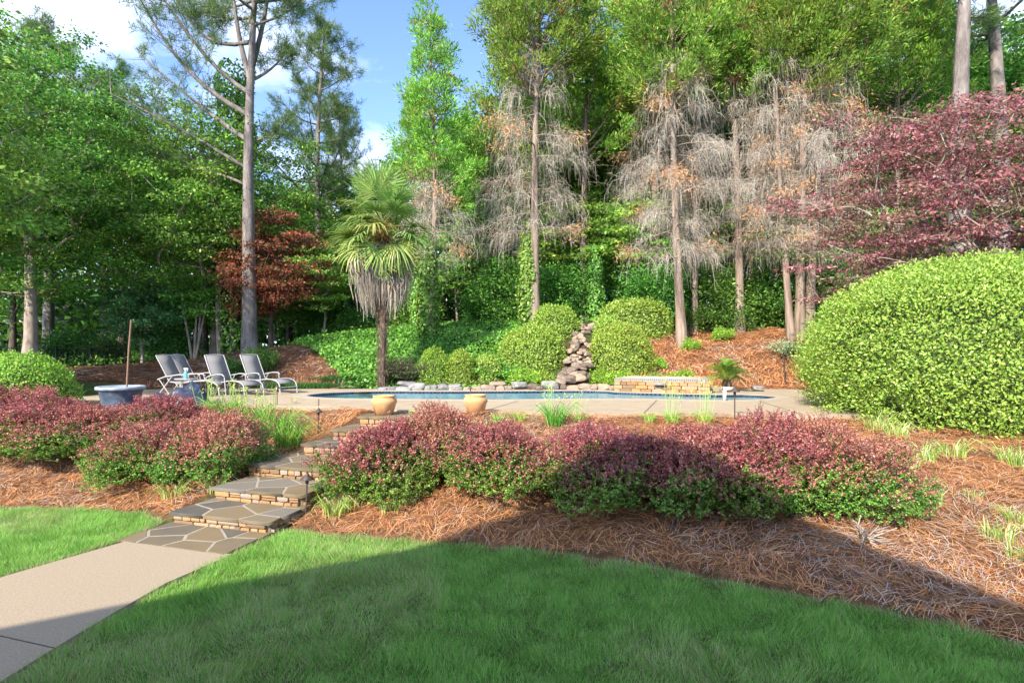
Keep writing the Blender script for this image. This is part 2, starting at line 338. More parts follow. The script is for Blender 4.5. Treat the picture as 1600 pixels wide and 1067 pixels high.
CP = [(-25, -6, 0), (-12, -6, 0), (0, -6, 0), (12, -6, 0), (-12, 3, 0), (-6, 3, 0), (0, 3, 0), (4, 2, 0), (-8, 6, 0), (-4, 6.5, 0), (0, 6, 0), (2, 5.3, 0), (-2, 7.2, 0), (3.7, 4.4, 0), (10, 0, 0),
      (-7, 8.3, 0), (-14, 8.5, 0), (6, 5, .2), (8, 6, .4), (10, 4, .3), (16, 5, .5), (7, 8.7, .8), (10, 9, .85), (14, 9, 1.0), (4.5, 7.5, .42), (12, 13, 1.1), (18, 13, 1.2), (14, 17, 1.3),
      (0, 7.6, .27), (2, 6.9, .25), (3.5, 6.4, .27), (-1, 8.6, .5), (1, 9, .66), (3, 9, .7), (5.3, 9, .76), (-.5, 10.8, 1.0), (2, 10.6, 1.0), (4.5, 10.5, 1.0), (6.5, 10.6, 1.0),
      (-4.95, 8.2, .06), (-4.85, 9, .2), (-4.6, 9.7, .38), (-4.4, 10.6, .52), (-3.8, 11.6, .8), (-2.7, 8.0, .10), (-2.45, 8.6, .25), (-2.1, 9.4, .46), (-1.2, 10.2, .85), (-3.5, 12.1, 1.06), (-3.4, 11.5, .93),
      (-6, 9, .12), (-9, 9.1, .1), (-6, 10.2, .45), (-9, 10.2, .4), (-7.5, 11.4, .88), (-10, 11.8, .9), (-5.5, 11.6, .85), (-6.5, 12.8, 1.08), (-13, 12, 1.0), (-16, 10, .8), (-13, 15, 1.15),
      (-9, 15, 1.12), (-5, 14, 1.12), (0, 13, 1.12), (5, 13, 1.12), (8, 15, 1.12), (-9, 18.6, 1.2), (-5, 18.6, 1.2), (0, 18.7, 1.25), (5, 18.7, 1.2), (9, 18.7, 1.2), (12, 19, 1.4),
      (-8.7, 22, 2.3), (-6.5, 23, 2.6), (-13, 22.5, 1.85), (-16, 20, 1.5), (-12, 19.5, 1.4), (-5, 23, 2.85), (-2, 23, 2.95), (0, 23.2, 3.1), (2.2, 20.5, 2.2), (2.9, 22.8, 3.35), (6.3, 22, 2.6), (10, 21.5, 2.7),
      (8, 23, 2.95), (5, 21, 2.1), (12, 23, 3.0), (0, 30, 3.3), (12, 30, 3.5), (-20, 30, 1.5), (-11, 30, 2.1), (0, 60, 3.6), (-60, 60, 1.5), (60, 60, 4.5), (-60, 10, .8), (60, 10, 2), (-25, 20, 1.3), (25, 20, 2.4),
      (0, 200, 4), (-200, 200, 3), (200, 200, 5), (-200, -100, 0), (200, -100, 0), (0, -100, 0), (-200, 30, 1), (200, 30, 3)]
CP = np.array(CP, float)
def _k(d): return np.sqrt(d * d + .5)
_A = _k(np.hypot(CP[:, None, 0] - CP[None, :, 0], CP[:, None, 1] - CP[None, :, 1]))
_w = np.linalg.solve(_A + 1e-6 * np.eye(len(CP)), CP[:, 2] - 1.0)
def ground(x, y, holes=False):
    x = np.asarray(x, float); y = np.asarray(y, float); sh = x.shape; x = x.ravel(); y = y.ravel(); z = np.zeros(len(x))
    for i in range(0, len(x), 20000):
        s = slice(i, i + 20000)
        z[s] = 1.0 + _k(np.hypot(x[s, None] - CP[None, :, 0], y[s, None] - CP[None, :, 1])) @ _w
    lawn = np.maximum(np.maximum(sdf(LAWN_A, x, y), sdf(LAWN_B, x, y)), sdf(PATH, x, y))
    z = z * (1 - sstep(-.35, .25, lawn))
    bed = (lawn < 0) & (y < 13.5)
    z = z + np.where(bed, .07 * (noise3(np.stack([x * 2.2, y * 2.2, x * 0], 1)) - .45) * sstep(0, .5, -lawn), 0)
    d = sdf(DECK, x, y)
    z = np.where((d > -.6) & (d < .15), np.minimum(z, 1.10), z)
    if holes:
        z = np.where(d > .05, z + (.75 - z) * sstep(.05, .35, d), z)
        z = np.where(sdf(POOL, x, y) > -.5, -1.2, z)
        z = z - .14 * sstep(-.02, .16, sdf(STEP_AREA, x, y))
    return z.reshape(sh)
STEP_AREA = [(-4.86, 7.13), (-3.33, 6.66), (-2.95, 8.0), (-2.7, 8.85), (-2.05, 10.1), (-1.5, 10.65), (-1.2, 11.8), (-2.7, 12.1), (-3.5, 11.0), (-4.2, 9.8), (-4.35, 8.7)]
def gz(x, y): return float(ground(np.array([x]), np.array([y]))[0])
STRAW_FRONT = [(-2.95, 7.6), (-1.94, 7.3), (-.77, 6.98), (.37, 6.7), (1.39, 6.28), (2.5, 5.66), (3.43, 5.15), (4.1, 4.65), (5, 3.9), (7.5, 2.4), (11, 3), (12.5, 10), (8, 11), (5.7, 10.95), (4, 11.35), (2.2, 11.2), (.6, 11.55), (-1.1, 11.7), (-1.6, 10.4), (-2.0, 9.3), (-2.7, 8.1)]
STRAW_LEFT = [(-4.8, 8.05), (-5.3, 8.35), (-6.3, 8.55), (-7.7, 8.7), (-14, 8.9), (-15, 12.5), (-11.5, 14.5), (-9.5, 13.35), (-6.7, 13.05), (-4.7, 12.8), (-3.3, 12.45), (-2.8, 11.95), (-3.2, 11.3), (-4.0, 10.5), (-4.5, 9.5)]
BANK_L = [(-19, 19), (-12, 18.3), (-9.5, 18.65), (-5.0, 18.5), (-5.6, 19.5), (-7.5, 21.5), (-9.0, 24), (-12, 24), (-18, 22.5)]
BANK_R = [(3.7, 18.6), (9, 18.3), (13, 18.5), (15, 20), (14, 23.5), (8, 24), (4.5, 23), (4.0, 21)]
IVY = [(-9.3, 24), (-7.6, 21.6), (-5.7, 19.4), (-5.2, 18.7), (-.2, 18.8), (1.6, 20.5), (1.8, 25.5), (-9, 26)]
def axis(fine0, fine1, step, far):
    a = list(np.arange(fine0, fine1, step)); s = step
    while a[-1] < far: s *= 1.35; a.append(a[-1] + s)
    s = step
    while a[0] > -far: s *= 1.35; a.insert(0, a[0] - s)
    return np.array(a)
gx, gy = axis(-15, 14, .2, 400), axis(2.5, 27, .2, 500)
GX, GY = np.meshgrid(gx, gy, indexing='ij')
GZ = ground(GX, GY, True)
nx, ny = GX.shape
g = Geo(); ii, jj = np.meshgrid(np.arange(nx - 1), np.arange(ny - 1), indexing='ij')
g.add(np.stack([GX, GY, GZ], -1).reshape(-1, 3), np.stack([ii * ny + jj, (ii + 1) * ny + jj, (ii + 1) * ny + jj + 1, ii * ny + jj + 1], -1).reshape(-1, 4))
me = g.mesh('ground', M_GROUND, smooth=True)
X, Y = GX.ravel(), GY.ravel()
lawn = np.maximum(sdf(LAWN_A, X, Y), sdf(LAWN_B, X, Y))
straw = np.maximum.reduce([sdf(STRAW_FRONT, X, Y), sdf(STRAW_LEFT, X, Y), sdf(BANK_L, X, Y), sdf(BANK_R, X, Y)])
n1 = noise3(np.stack([X * .7, Y * .7, X * 0 + 3], 1)); n2 = noise3(np.stack([X * 2.5, Y * 2.5, X * 0 + 9], 1))
cfor = mixc((.075, .055, .03), (.055, .085, .022), sstep(.35, .65, n1))
cstr = mixc((.17, .085, .045), (.25, .13, .07), n2); claw = mixc((.06, .10, .025), (.11, .13, .05), n2)
c = cfor; t = sstep(-.25, .1, straw)[:, None]; c = c * (1 - t) + cstr * t
t = sstep(-.03, .06, lawn)[:, None]; c = c * (1 - t) + claw * t
a = me.color_attributes.new('gcol', 'FLOAT_COLOR', 'POINT'); a.data.foreach_set('color', np.concatenate([c, np.ones((len(c), 1))], 1).ravel().astype(np.float32))
put('ground', me, kind='structure')

# --- concrete garden path, two slabs with an open joint
pth = np.array(PATH); top = .035
jy0, jy1 = 4.98, 4.42           # the joint crosses the path on a slant
def clip(poly, n, d):           # keep n.p <= d
    out = []; P = [np.array(p, float) for p in poly]
    for i, p in enumerate(P):
        q = P[(i + 1) % len(P)]; a = n @ p - d; b = n @ q - d
        if a <= 0: out.append(p)
        if (a < 0 < b) or (b < 0 < a): out.append(p + (q - p) * (a / (a - b)))
    return out
A, B = np.array([-5.7, jy0 + .25]), np.array([-3.5, jy1 + .1]); nrm = np.array([-(B - A)[1], (B - A)[0]]); nrm /= np.linalg.norm(nrm); off = nrm @ A
path = empty('garden_path', kind='structure')
for sgn, nm in ((1, 'slab'), (-1, 'slab')):
    poly = clip(pth, nrm * sgn, (off * sgn) - .008)
    g = Geo(); tri = tessellate_polygon([[Vector((p[0], p[1], 0)) for p in poly]])
    V = np.array([[p[0], p[1], top] for p in poly]); V0b = V.copy(); V0b[:, 2] = -.15
    F = np.array(tri)
    for f in F:
        if np.cross(V[f[1]] - V[f[0]], V[f[2]] - V[f[0]])[2] < 0: f[1], f[2] = f[2], f[1]
    g.add(V, F); n_ = len(V); j = np.arange(n_); g.add(np.concatenate([V0b, V]), np.stack([j, (j + 1) % n_, n_ + (j + 1) % n_, n_ + j], 1))
    put(nm, g.mesh('slab', M_CONC), path)

# --- pool deck with the pool cut out, coping, basin, water
def tess(loops, z):
    tri = np.array(tessellate_polygon([[Vector((p[0], p[1], 0)) for p in lp] for lp in loops]))
    V = np.array([[p[0], p[1], z] for lp in loops for p in lp])
    for f in tri:
        if np.cross(V[f[1]] - V[f[0]], V[f[2]] - V[f[0]])[2] < 0: f[1], f[2] = f[2], f[1]
    return V, tri
def offset(loop, d):
    P = np.asarray(loop); T = unit(np.roll(P, -1, 0) - np.roll(P, 1, 0)); N = np.stack([T[:, 1], -T[:, 0]], 1)
    return P + N * d           # outward for counter-clockwise loops
COPE = offset(POOL, .32)
if (sdf(POOL, COPE[:, 0], COPE[:, 1]) > 0).mean() > .5: COPE = offset(POOL, -.32)
deck = empty('pool_deck', kind='structure')
g = Geo(); V, F = tess([DECK, COPE.tolist()], DECK_Z); g.add(V, F)
D3 = np.array([[p[0], p[1]] for p in DECK]); n_ = len(D3); j = np.arange(n_)
g.add(np.concatenate([np.column_stack([D3, np.full(n_, DECK_Z - .3)]), np.column_stack([D3, np.full(n_, DECK_Z)])]), np.stack([j, (j + 1) % n_, n_ + (j + 1) % n_, n_ + j], 1))
put('concrete_surface', g.mesh('deck', M_DECK), deck)
for a, b in (((-.55, 11.8), (.15, 14.05)), ((2.6, 11.35), (3.6, 14.3)), ((-4.3, 12.8), (-4.9, 14.6)), ((5.6, 11.1), (6.0, 13.95)), ((-7.2, 13.3), (-7.6, 18.2)), ((7.35, 15.2), (8.95, 15.4))):
    a, b = np.array(a), np.array(b); d = unit((b - a)[None])[0]; s = np.array([-d[1], d[0]]) * .012
    g = Geo(); q = [a - s, b - s, b + s, a + s]; g.add([[p[0], p[1], DECK_Z + .004] for p in q], [[0, 1, 2, 3]])
    put('expansion_joint', g.mesh('joint', M_JOINT), deck)
pool = empty('swimming_pool', (0, 15.8, DECK_Z), label='kidney-shaped pool with blue tiled waterline set in the concrete deck', cat='pool')
Lc = (0, -15.8, -DECK_Z)
n_ = len(POOL); j = np.arange(n_)
def band(g, lo, zl, hi, zh, col=(1, 1, 1)):
    V = np.concatenate([np.column_stack([lo, np.full(n_, zl)]), np.column_stack([hi, np.full(n_, zh)])])
    g.add(V, np.stack([j, (j + 1) % n_, n_ + (j + 1) % n_, n_ + j], 1), col)
g = Geo(); inn = POOL + (POOL - COPE) * .12
band(g, COPE, DECK_Z - .02, COPE, DECK_Z + .006); band(g, COPE, DECK_Z + .006, inn, DECK_Z + .006); band(g, inn, DECK_Z + .006, inn, DECK_Z - .012); band(g, inn, DECK_Z - .012, POOL, DECK_Z - .012)
put('coping', g.mesh('coping', M_COPING), pool, Lc)
g = Geo(); per = 8
seg = []
for k in range(n_):
    for q in range(per): seg.append(POOL[k] + (POOL[(k + 1) % n_] - POOL[k]) * q / per)
seg = np.array(seg); ns = len(seg)
for r_, (zl, zh) in enumerate(((1.05, 1.07), (1.07, 1.086), (1.086, 1.103), (1.103, DECK_Z - .012))):
    V = np.concatenate([np.column_stack([seg, np.full(ns, zl)]), np.column_stack([seg, np.full(ns, zh)])]); jj_ = np.arange(ns)
    base = np.array([(.025, .07, .16), (.05, .12, .22), (.02, .055, .13)])[rng.integers(0, 3, ns)]
    if r_ == 2: base = np.where((jj_ % 2 == 0)[:, None], np.array([[.30, .38, .45]]), base)
    g.add(V, np.stack([jj_, (jj_ + 1) % ns, ns + (jj_ + 1) % ns, ns + jj_], 1), base)
put('waterline_tiles', g.mesh('tiles', M_TILE), pool, Lc, kind='stuff')
g = Geo(); V, F = tess([POOL.tolist()], -.3); g.add(V, F); band(g, POOL, -.3, POOL, 1.05)
put('basin', g.mesh('basin', M_PLASTER), pool, Lc)
g = Geo(); box(g, (-4.55, 17.22, 1.10), (.55, .2, .03)); put('skimmer_opening', g.mesh('skimmer', M_BLACK), pool, Lc)
g = Geo(); V, F = tess([POOL.tolist()], WATER_Z); g.add(V, F); put('pool_water', g.mesh('water', M_WATER), kind='structure')

# ------------------------------------------------------------------ house behind the viewpoint (its gable throws the shade on the lawn)
hz = 9.3; pk = np.array([-3.85, -2.1]); half, pitch, depth = 5.2, .8, 9.0
house = empty('house', (pk[0], pk[1] - 5, 0), label='cream gabled house whose roof shades the near lawn', cat='house')
g = Geo(); hw = half - .35; ez = hz - .25 - pitch * hw
V = []
for yy in (pk[1] - .4, pk[1] - depth): V += [(pk[0] - hw, yy, -.2), (pk[0] + hw, yy, -.2), (pk[0] + hw, yy, ez), (pk[0], yy, hz - .25), (pk[0] - hw, yy, ez)]
g.add(V, [[0, 1, 2, 3, 4], [9, 8, 7, 6, 5]]); g.add(V, [[0, 5, 6, 1], [1, 6, 7, 2], [4, 9, 5, 0]])
hl = (-pk[0], -(pk[1] - 5), 0)
put('wall', g.mesh('house_wall', M_SIDING), house, hl)
for s in (-1, 1):
    g = Geo(); y0, y1 = pk[1], pk[1] - depth - .4; xe = pk[0] + s * half; ze = hz - pitch * half
    V = [(pk[0], y0, hz), (xe, y0, ze), (xe, y1, ze), (pk[0], y1, hz)]; V += [(x, y, z - .18) for x, y, z in V]
    g.add(V, [[0, 1, 2, 3], [7, 6, 5, 4], [0, 4, 5, 1], [1, 5, 6, 2], [2, 6, 7, 3]]); put('roof', g.mesh('house_roof', M_ROOF), house, hl)
for wx, wz in ((-2.6, 1.7), (2.6, 1.7), (-2.2, 4.6), (2.2, 4.6)):
    g = Geo(); box(g, (pk[0] + wx, pk[1] - .38, wz), (1.3, .1, 1.5)); w_ = put('window', g.mesh('window_frame', M_WHITE), house, hl)
    g = Geo(); box(g, (pk[0] + wx, pk[1] - .34, wz), (1.1, .06, 1.3)); put('pane', g.mesh('pane', M_GLASS), w_)

# ------------------------------------------------------------------ stone pieces
def ico(sub=2):
    t = (1 + 5 ** .5) / 2
    V = [(-1, t, 0), (1, t, 0), (-1, -t, 0), (1, -t, 0), (0, -1, t), (0, 1, t), (0, -1, -t), (0, 1, -t), (t, 0, -1), (t, 0, 1), (-t, 0, -1), (-t, 0, 1)]
    F = [(0, 11, 5), (0, 5, 1), (0, 1, 7), (0, 7, 10), (0, 10, 11), (1, 5, 9), (5, 11, 4), (11, 10, 2), (10, 7, 6), (7, 1, 8), (3, 9, 4), (3, 4, 2), (3, 2, 6), (3, 6, 8), (3, 8, 9), (4, 9, 5), (2, 4, 11), (6, 2, 10), (8, 6, 7), (9, 8, 1)]
    V = [np.array(v) / np.linalg.norm(v) for v in V]
    for _ in range(sub):
        N = []; mid = {}
        def m(a, b):
            k = (min(a, b), max(a, b))
            if k not in mid:
                p = V[a] + V[b]; V.append(p / np.linalg.norm(p)); mid[k] = len(V) - 1
            return mid[k]
        for a, b, c_ in F: x, y, z = m(a, b), m(b, c_), m(c_, a); N += [(a, x, z), (b, y, x), (c_, z, y), (x, y, z)]
        F = N
    return np.array(V), np.array(F)
def rock_mesh(seed, m, sub=3, amp=.55, boxy=.3, cleft=5):
    V, F = ico(sub); pw = 2 + 6 * boxy; q = V * ((np.abs(V) ** pw).sum(1) ** (-1 / pw))[:, None]
    n = noise3(V * 1.3 + seed * 7.3) - .5; n2 = noise3(V * 3.4 + seed * 3.1) - .5; n3 = noise3(V * 8 + seed) - .5
    q = q * (1 + amp * n + amp * .4 * n2 + amp * .12 * n3)[:, None]
    for k in range(cleft):      # a few cleft faces
        d = unit(np.array([[math.sin(seed * 3 + k * 2.1), math.cos(seed * 5 + k * 1.3), math.sin(k + seed)]]))[0]; h = q @ d; lim = .78 * h.max()
        q = q - np.where(h > lim, (h - lim) * .85, 0)[:, None] * d
    q = q / np.abs(q).max(0) * .5
    gg = Geo(); gg.add(q, F); return gg.mesh('rock', m, smooth=True)
ROCKS = [rock_mesh(k, M_ROCK) for k in range(6)]; ROCKSG = [rock_mesh(k + 20, M_ROCKG) for k in range(4)]
def block_mesh(seed, m, n=4):
    g = Geo(); a = np.linspace(-1, 1, n); U, W_ = np.meshgrid(a, a, indexing='ij'); U, W_ = U.ravel(), W_.ravel(); i, j = np.meshgrid(np.arange(n - 1), np.arange(n - 1), indexing='ij'); q = np.stack([i * n + j, (i + 1) * n + j, (i + 1) * n + j + 1, i * n + j + 1], -1).reshape(-1, 4)
    for ax in range(3):
        for sg in (-1, 1):
            V = np.zeros((n * n, 3)); V[:, ax] = sg; V[:, (ax + 1) % 3] = U * sg; V[:, (ax + 2) % 3] = W_
            ln = (np.abs(V) ** 9).sum(1, keepdims=True) ** (1 / 9); V = V / ln
            V = V * (1 + .16 * (noise3(V * 1.1 + seed * 3.7) - .5) + .12 * (noise3(V * 3 + seed) - .5))[:, None]
            V = V + .10 * np.stack([noise3(V * .8 + seed + k * 9) - .5 for k in range(3)], 1)
            g.add(V * .5, q)
    return g.mesh('block', m)
WSTONES = [block_mesh(k, M_STONE) for k in range(8)]

# ------------------------------------------------------------------ flagstone steps
steps = empty('stone_steps', (-4, 8.5, 0), label='flagstone steps with stacked tan stone risers climbing to the pool deck', cat='steps')
SL = (4, -8.5, 0)
def flag_cells(w, d, n, joint=.028, seed=0):
    r_ = random.Random(seed); pts = []
    while len(pts) < n:
        best = max(([r_.uniform(0, w), r_.uniform(0, d)] for _ in range(12)), key=lambda p: min([math.hypot(p[0] - q[0], (p[1] - q[1]) * 1.25) for q in pts] + [9]))
        pts.append(best)
    for i, p in enumerate(pts):
        poly = [np.array(q) for q in ((.0, .0), (w, .0), (w, d), (.0, d))]
        for k, q in enumerate(pts):
            if k == i: continue
            nrm_ = np.array(q) - np.array(p); ln = np.linalg.norm(nrm_); nrm_ = nrm_ / ln
            poly = clip(poly, nrm_, nrm_ @ ((np.array(p) + np.array(q)) / 2) - joint / 2)
            if len(poly) < 3: break
        if len(poly) >= 3: yield np.array(poly)
def course(parent, o, ex, nx_, length, z0, z1, seed):
    r_ = random.Random(seed); h = z1 - z0
    rows = [(z0, z0 + h * r_.uniform(.42, .58))]; rows.append((rows[0][1], z1))
    ang = math.atan2(ex[1], ex[0])
    for a, b in rows:
        s = 0.0
        while s < length - .03:
            ln = min(r_.choice((.09, .12, .15, .2, .27, .34)), length - s)
            if length - s - ln < .06: ln = length - s
            parts = [(a, b)] if (r_.random() > .22 or b - a < .07) else [(a, (a + b) / 2), ((a + b) / 2, b)]
            for pa, pb in parts:
                c_ = o + ex * (s + ln / 2) + nx_ * r_.uniform(-.012, .012)
                put('stone', WSTONES[r_.randrange(6)], parent, (c_[0] - 0 + SL[0], c_[1] + SL[1], (pa + pb) / 2), (0, 0, ang + (math.pi if r_.random() < .5 else 0)), ((ln - .012) * 1.04, .13, (pb - pa - .012) * 1.06))
            s += ln
EX = np.array([.955, -.297]); EY = np.array([.297, .955])
STEPS = [  # origin front-left, width, depth, top z, bottom z, stones, seed
    ((-4.86, 7.13), 1.60, .80, .042, -.1, 9, 3), ((-4.65, 7.85), 1.61, .86, .185, .04, 8, 5), ((-4.44, 8.53), 1.56, .95, .355, .185, 8, 8), ((-4.32, 9.34), 1.66, 1.7, .535, .355, 13, 13),
    ((-3.72, 10.2), 1.6, .8, .72, .5, 8, 21), ((-3.36, 10.68), 1.55, .8, .91, .7, 8, 22), ((-2.98, 11.12), 1.52, 1.12, 1.10, .88, 9, 34)]
for k, (o, w, d, zt, zb, ns_, sd_) in enumerate(STEPS):
    o = np.array(o); zt_ = zt
    g = Geo(); q = [o + EX * a + EY * b for a, b in ((.05, .05), (w - .05, .05), (w - .05, d), (.05, d))]
    prism(g, q, zb - .3, zt - .045)
    if k:
        riser = put('riser', g.mesh('riser_core', M_MORTAR), steps, SL)
        course(riser, o + EX * .05 + EY * .055, EX, EY, w - .1, zb - .02, zt - .045, sd_)
        course(riser, o + EX * (w - .055) + EY * .08, EY, EX, d - .1, zb - .02, zt - .045, sd_ + 50)
        for st in riser.children: st.location = (st.location[0] - SL[0], st.location[1] - SL[1], st.location[2])
    g = Geo(); q = [o + EX * a + EY * b for a, b in ((.012, .008), (w - .012, .008), (w - .012, d - .012), (.012, d - .012))]
    prism(g, q, zt - .044, zt - .002)
    tread = put('tread', g.mesh('tread_mortar', M_MORTAR), steps, SL)
    for poly in flag_cells(w + .03, d + .02, ns_, seed=sd_):
        if len(poly) < 3: continue
        g = Geo(); ww_ = np.array([o + EX * (p[0] - .015) + EY * (p[1] - .02) for p in poly]); h_ = random.uniform(-.002, .004)
        prism(g, ww_, zt - .043, zt + h_, bevel=.006); put('flagstone', g.mesh('flagstone', M_FLAG), tread)

# ------------------------------------------------------------------ boulders round the pool, raised spa, rock cascade
def boulder(u, v, wpx, hpx, Y, grey=False, grp='boulders along the far pool edge', lab=None):
    p = px(u, v, Y); w = wpx / FOC * Y * 1.18; h = hpx / FOC * Y * 1.25
    m = random.choice(ROCKSG if grey else ROCKS)
    return put('boulder', m, None, (p[0], Y, p[2]), (random.uniform(-.1, .1), random.uniform(-.1, .1), random.uniform(-.25, .25) + random.choice((0, math.pi))), (w, w * random.uniform(.55, .8), h),
               label=lab or '%s %s boulder %s' % ('large' if wpx > 22 else 'mid-sized' if wpx > 14 else 'small', 'grey' if grey else 'tan', next(t_ for lim, t_ in (
                   (640, 'at the pool edge beside the palm trunk'), (700, 'at the pool edge before the dusky shrub and first box bush'), (740, 'at the pool edge before the second box bush'), (772, 'at the pool edge before the low yellow-green bush'),
                   (800, 'at the pool edge between low bush and big mound'), (836, 'at the pool edge below the big clipped mound'), (875, 'at the pool edge just before the cascade foot'), (915, 'at the foot of the rock cascade'), (970, 'between the cascade foot and the raised spa'), (1104, 'against the end of the raised spa'), (1130, 'below the sago palm'), (2000, 'alone on the deck past the sago palm')) if u < lim)), cat='boulder', group=('grey ' if grey else 'tan ') + grp)
for b in ((598, 608.5, 16, 8, 17.85, 1), (612, 608, 14, 8, 17.8, 1), (630, 609, 24, 8, 17.7, 1), (652, 605.5, 27, 13, 17.8, 1), (668, 607, 9, 9, 17.7, 1), (677, 607, 13, 9, 17.75, 1),
          (693, 606, 19, 11, 17.8, 1), (711, 606, 21, 11, 17.8, 1), (733, 608, 17, 8, 17.75, 0), (746, 607.5, 12, 8, 17.7, 0), (758, 606, 15, 9, 17.8, 0), (769, 607, 10, 8, 17.7, 0), (782, 607.5, 13, 8, 17.75, 0), (794, 606.5, 12, 9, 17.85, 0),
          (812, 601.5, 24, 10, 18.1, 1), (832, 604, 15, 9, 17.9, 0), (859, 601, 25, 13, 18.0, 1), (776, 600, 27, 8, 18.15, 0), (881, 604.5, 10, 9, 17.9, 0), (842, 606, 12, 6, 17.7, 0),
          (893, 606, 22, 8, 17.95, 0), (912, 604, 22, 10, 17.9, 0), (926, 605, 20, 9, 17.9, 0), (944, 605, 20, 9, 17.85, 0), (957, 606, 11, 8, 17.6, 0),
          (1096, 610, 14, 9, 16.85, 0), (1108, 609.5, 20, 10, 16.75, 0), (1124, 609, 16, 9, 16.8, 0), (1184, 607, 18, 7, 17.3, 1)):
    boulder(*b[:5], grey=bool(b[5]))
boulder(639, 600.5, 33, 8.5, 17.95, True, lab='long flat grey boulder laid on the row behind the pool beside the palm', grp='capstones')

spa = empty('raised_spa', (4.3, 17.2, DECK_Z), label='low raised spa with stacked stone face spilling into the pool', cat='spa')
S0, S1 = np.array([3.05, 17.15]), np.array([5.55, 16.25]); ex = unit((S1 - S0)[None])[0]; ey = np.array([-ex[1], ex[0]]); Ls = np.linalg.norm(S1 - S0)
So = (-4.3, -17.2, -DECK_Z)
g = Geo(); prism(g, [S0 + ey * .08, S1 + ey * .08, S1 + ey * 1.7, S0 + ey * 1.7], .7, 1.46); wl = put('wall', g.mesh('spa_core', M_MORTAR), spa, So)
r_ = random.Random(4); ang = math.atan2(ex[1], ex[0])
for zc, hh in ((.98, .09), (1.075, .10), (1.175, .10), (1.275, .10), (1.375, .09), (1.45, .06)):
    s = 0.0
    while s < Ls:
        ln = min(r_.uniform(.14, .45), Ls - s + .05); c_ = S0 + ex * (s + ln / 2) + ey * r_.uniform(.04, .08)
        put('stone', WSTONES[r_.randrange(6)], wl, (c_[0], c_[1], zc), (0, 0, ang), (ln * 1.02, .16, hh * 1.05)); s += ln
g = Geo()
nt_ = 90
for k in range(nt_):
    a = S0 + ex * (Ls * k / nt_); b = S0 + ex * (Ls * (k + .86) / nt_)
    g.add([[*(a + ey * .02), 1.485], [*(b + ey * .02), 1.485], [*(b + ey * .02), 1.525], [*(a + ey * .02), 1.525]], [[0, 1, 2, 3]], (.05, .09, .16) if k % 2 else (.3, .36, .4))
put('tile_edge', g.mesh('spa_tiles', M_TILE), spa, So, kind='stuff')
g = Geo(); prism(g, [S0 + ey * .025, S1 + ey * .025, S1 + ey * .3, S0 + ey * .3], 1.463, 1.53); prism(g, [S0 + ey * 1.4, S1 + ey * 1.4, S1 + ey * 1.7, S0 + ey * 1.7], 1.463, 1.53)
put('rim', g.mesh('spa_rim', M_COPING), spa, So)
mid = (S0 + S1) / 2
g = Geo(); q = [mid + ex * a + ey * b for a, b in ((-.16, -.16), (.16, -.16), (.16, .25), (-.16, .25))]; prism(g, q, 1.36, 1.43, bevel=.01); put('spillway_lip', g.mesh('spillway', M_ROCKG), spa, So)

casc = empty('rock_cascade', (2.2, 20.2, gz(2.2, 20.2)), label='steep dry waterfall of tumbled brown stones running down between clipped bushes', cat='rock cascade')
cl = np.array(casc.location); r_ = random.Random(9)
PATHC = [(895, 594, 18.15), (897, 580, 18.8), (903, 562, 19.6), (906, 545, 20.4), (908, 530, 21.2), (913, 516, 22.1), (920, 505, 22.9)]
for i in range(len(PATHC) - 1):
    for k in range(13):
        t = (k + r_.random() * .6) / 13; a, b = np.array(PATHC[i]), np.array(PATHC[i + 1]); u, v, Yc = a + (b - a) * t
        wd = 20 - 8 * (i + t) / 6
        uu = u + r_.uniform(-wd, wd); p = px(uu, v + r_.uniform(-3, 3), Yc)
        s = r_.uniform(.2, .42) * (1.1 if i < 3 else .9)
        put('stone', ROCKS[r_.randrange(6)], casc, (p[0] - cl[0], p[1] - cl[1], p[2] - cl[2]), (r_.uniform(-.5, .5), r_.uniform(-.4, .4), r_.uniform(0, 6)), (s, s * r_.uniform(.7, 1), s * r_.uniform(.45, .75)))
g = Geo()
for i, (u, v, Yc) in enumerate(PATHC):
    pass
Q = np.array([px(u, v, Yc) for u, v, Yc in PATHC]); wds = np.linspace(.52, .32, len(Q))
V = np.concatenate([[q + (-w_, 0, -.16), q + (w_, 0, -.16), q + (-w_ - .2, .3, -1.2), q + (w_ + .2, .3, -1.2)] for q, w_ in zip(Q, wds)]) - cl
F = []
for i in range(len(Q) - 1): a = 4 * i; F += [[a, a + 1, a + 5, a + 4], [a + 1, a + 3, a + 7, a + 5], [a + 2, a, a + 4, a + 6]]
g.add(V, F); g.add(V, [[0, 2, 3, 1]]); put('bed', g.mesh('cascade_bed', M_SOIL), casc)

# ------------------------------------------------------------------ pool-side furniture
def tubeobj(name, paths, rad, m, parent, n=8):
    g = Geo()
    for p in paths: add_tube(g, p, rad, n)
    return put(name, g.mesh(name, m, smooth=False), parent)
def slab_strip(prof, w, th=.012):
    """profile (x,z) list extruded across y, with thickness"""
    P = np.array(prof, float); T = unit(np.gradient(P, axis=0)); N = np.stack([-T[:, 1], T[:, 0]], 1)
    Lo, Hi = P - N * th / 2, P + N * th / 2; k = len(P); gg = Geo()
    V = []
    for Q_ in (Lo, Hi):
        for s in (-1, 1): V += [(q[0], s * w / 2, q[1]) for q in Q_]
    F = []
    for i in range(k - 1): F += [[i, i + 1, k + i + 1, k + i], [2 * k + i, 3 * k + i, 3 * k + i + 1, 2 * k + i + 1], [i, 2 * k + i, 2 * k + i + 1, i + 1], [k + i, k + i + 1, 3 * k + i + 1, 3 * k + i]]
    F += [[0, k, 3 * k, 2 * k], [k - 1, 3 * k - 1, 4 * k - 1, 2 * k - 1]]
    gg.add(V, F); return gg
CW = .62
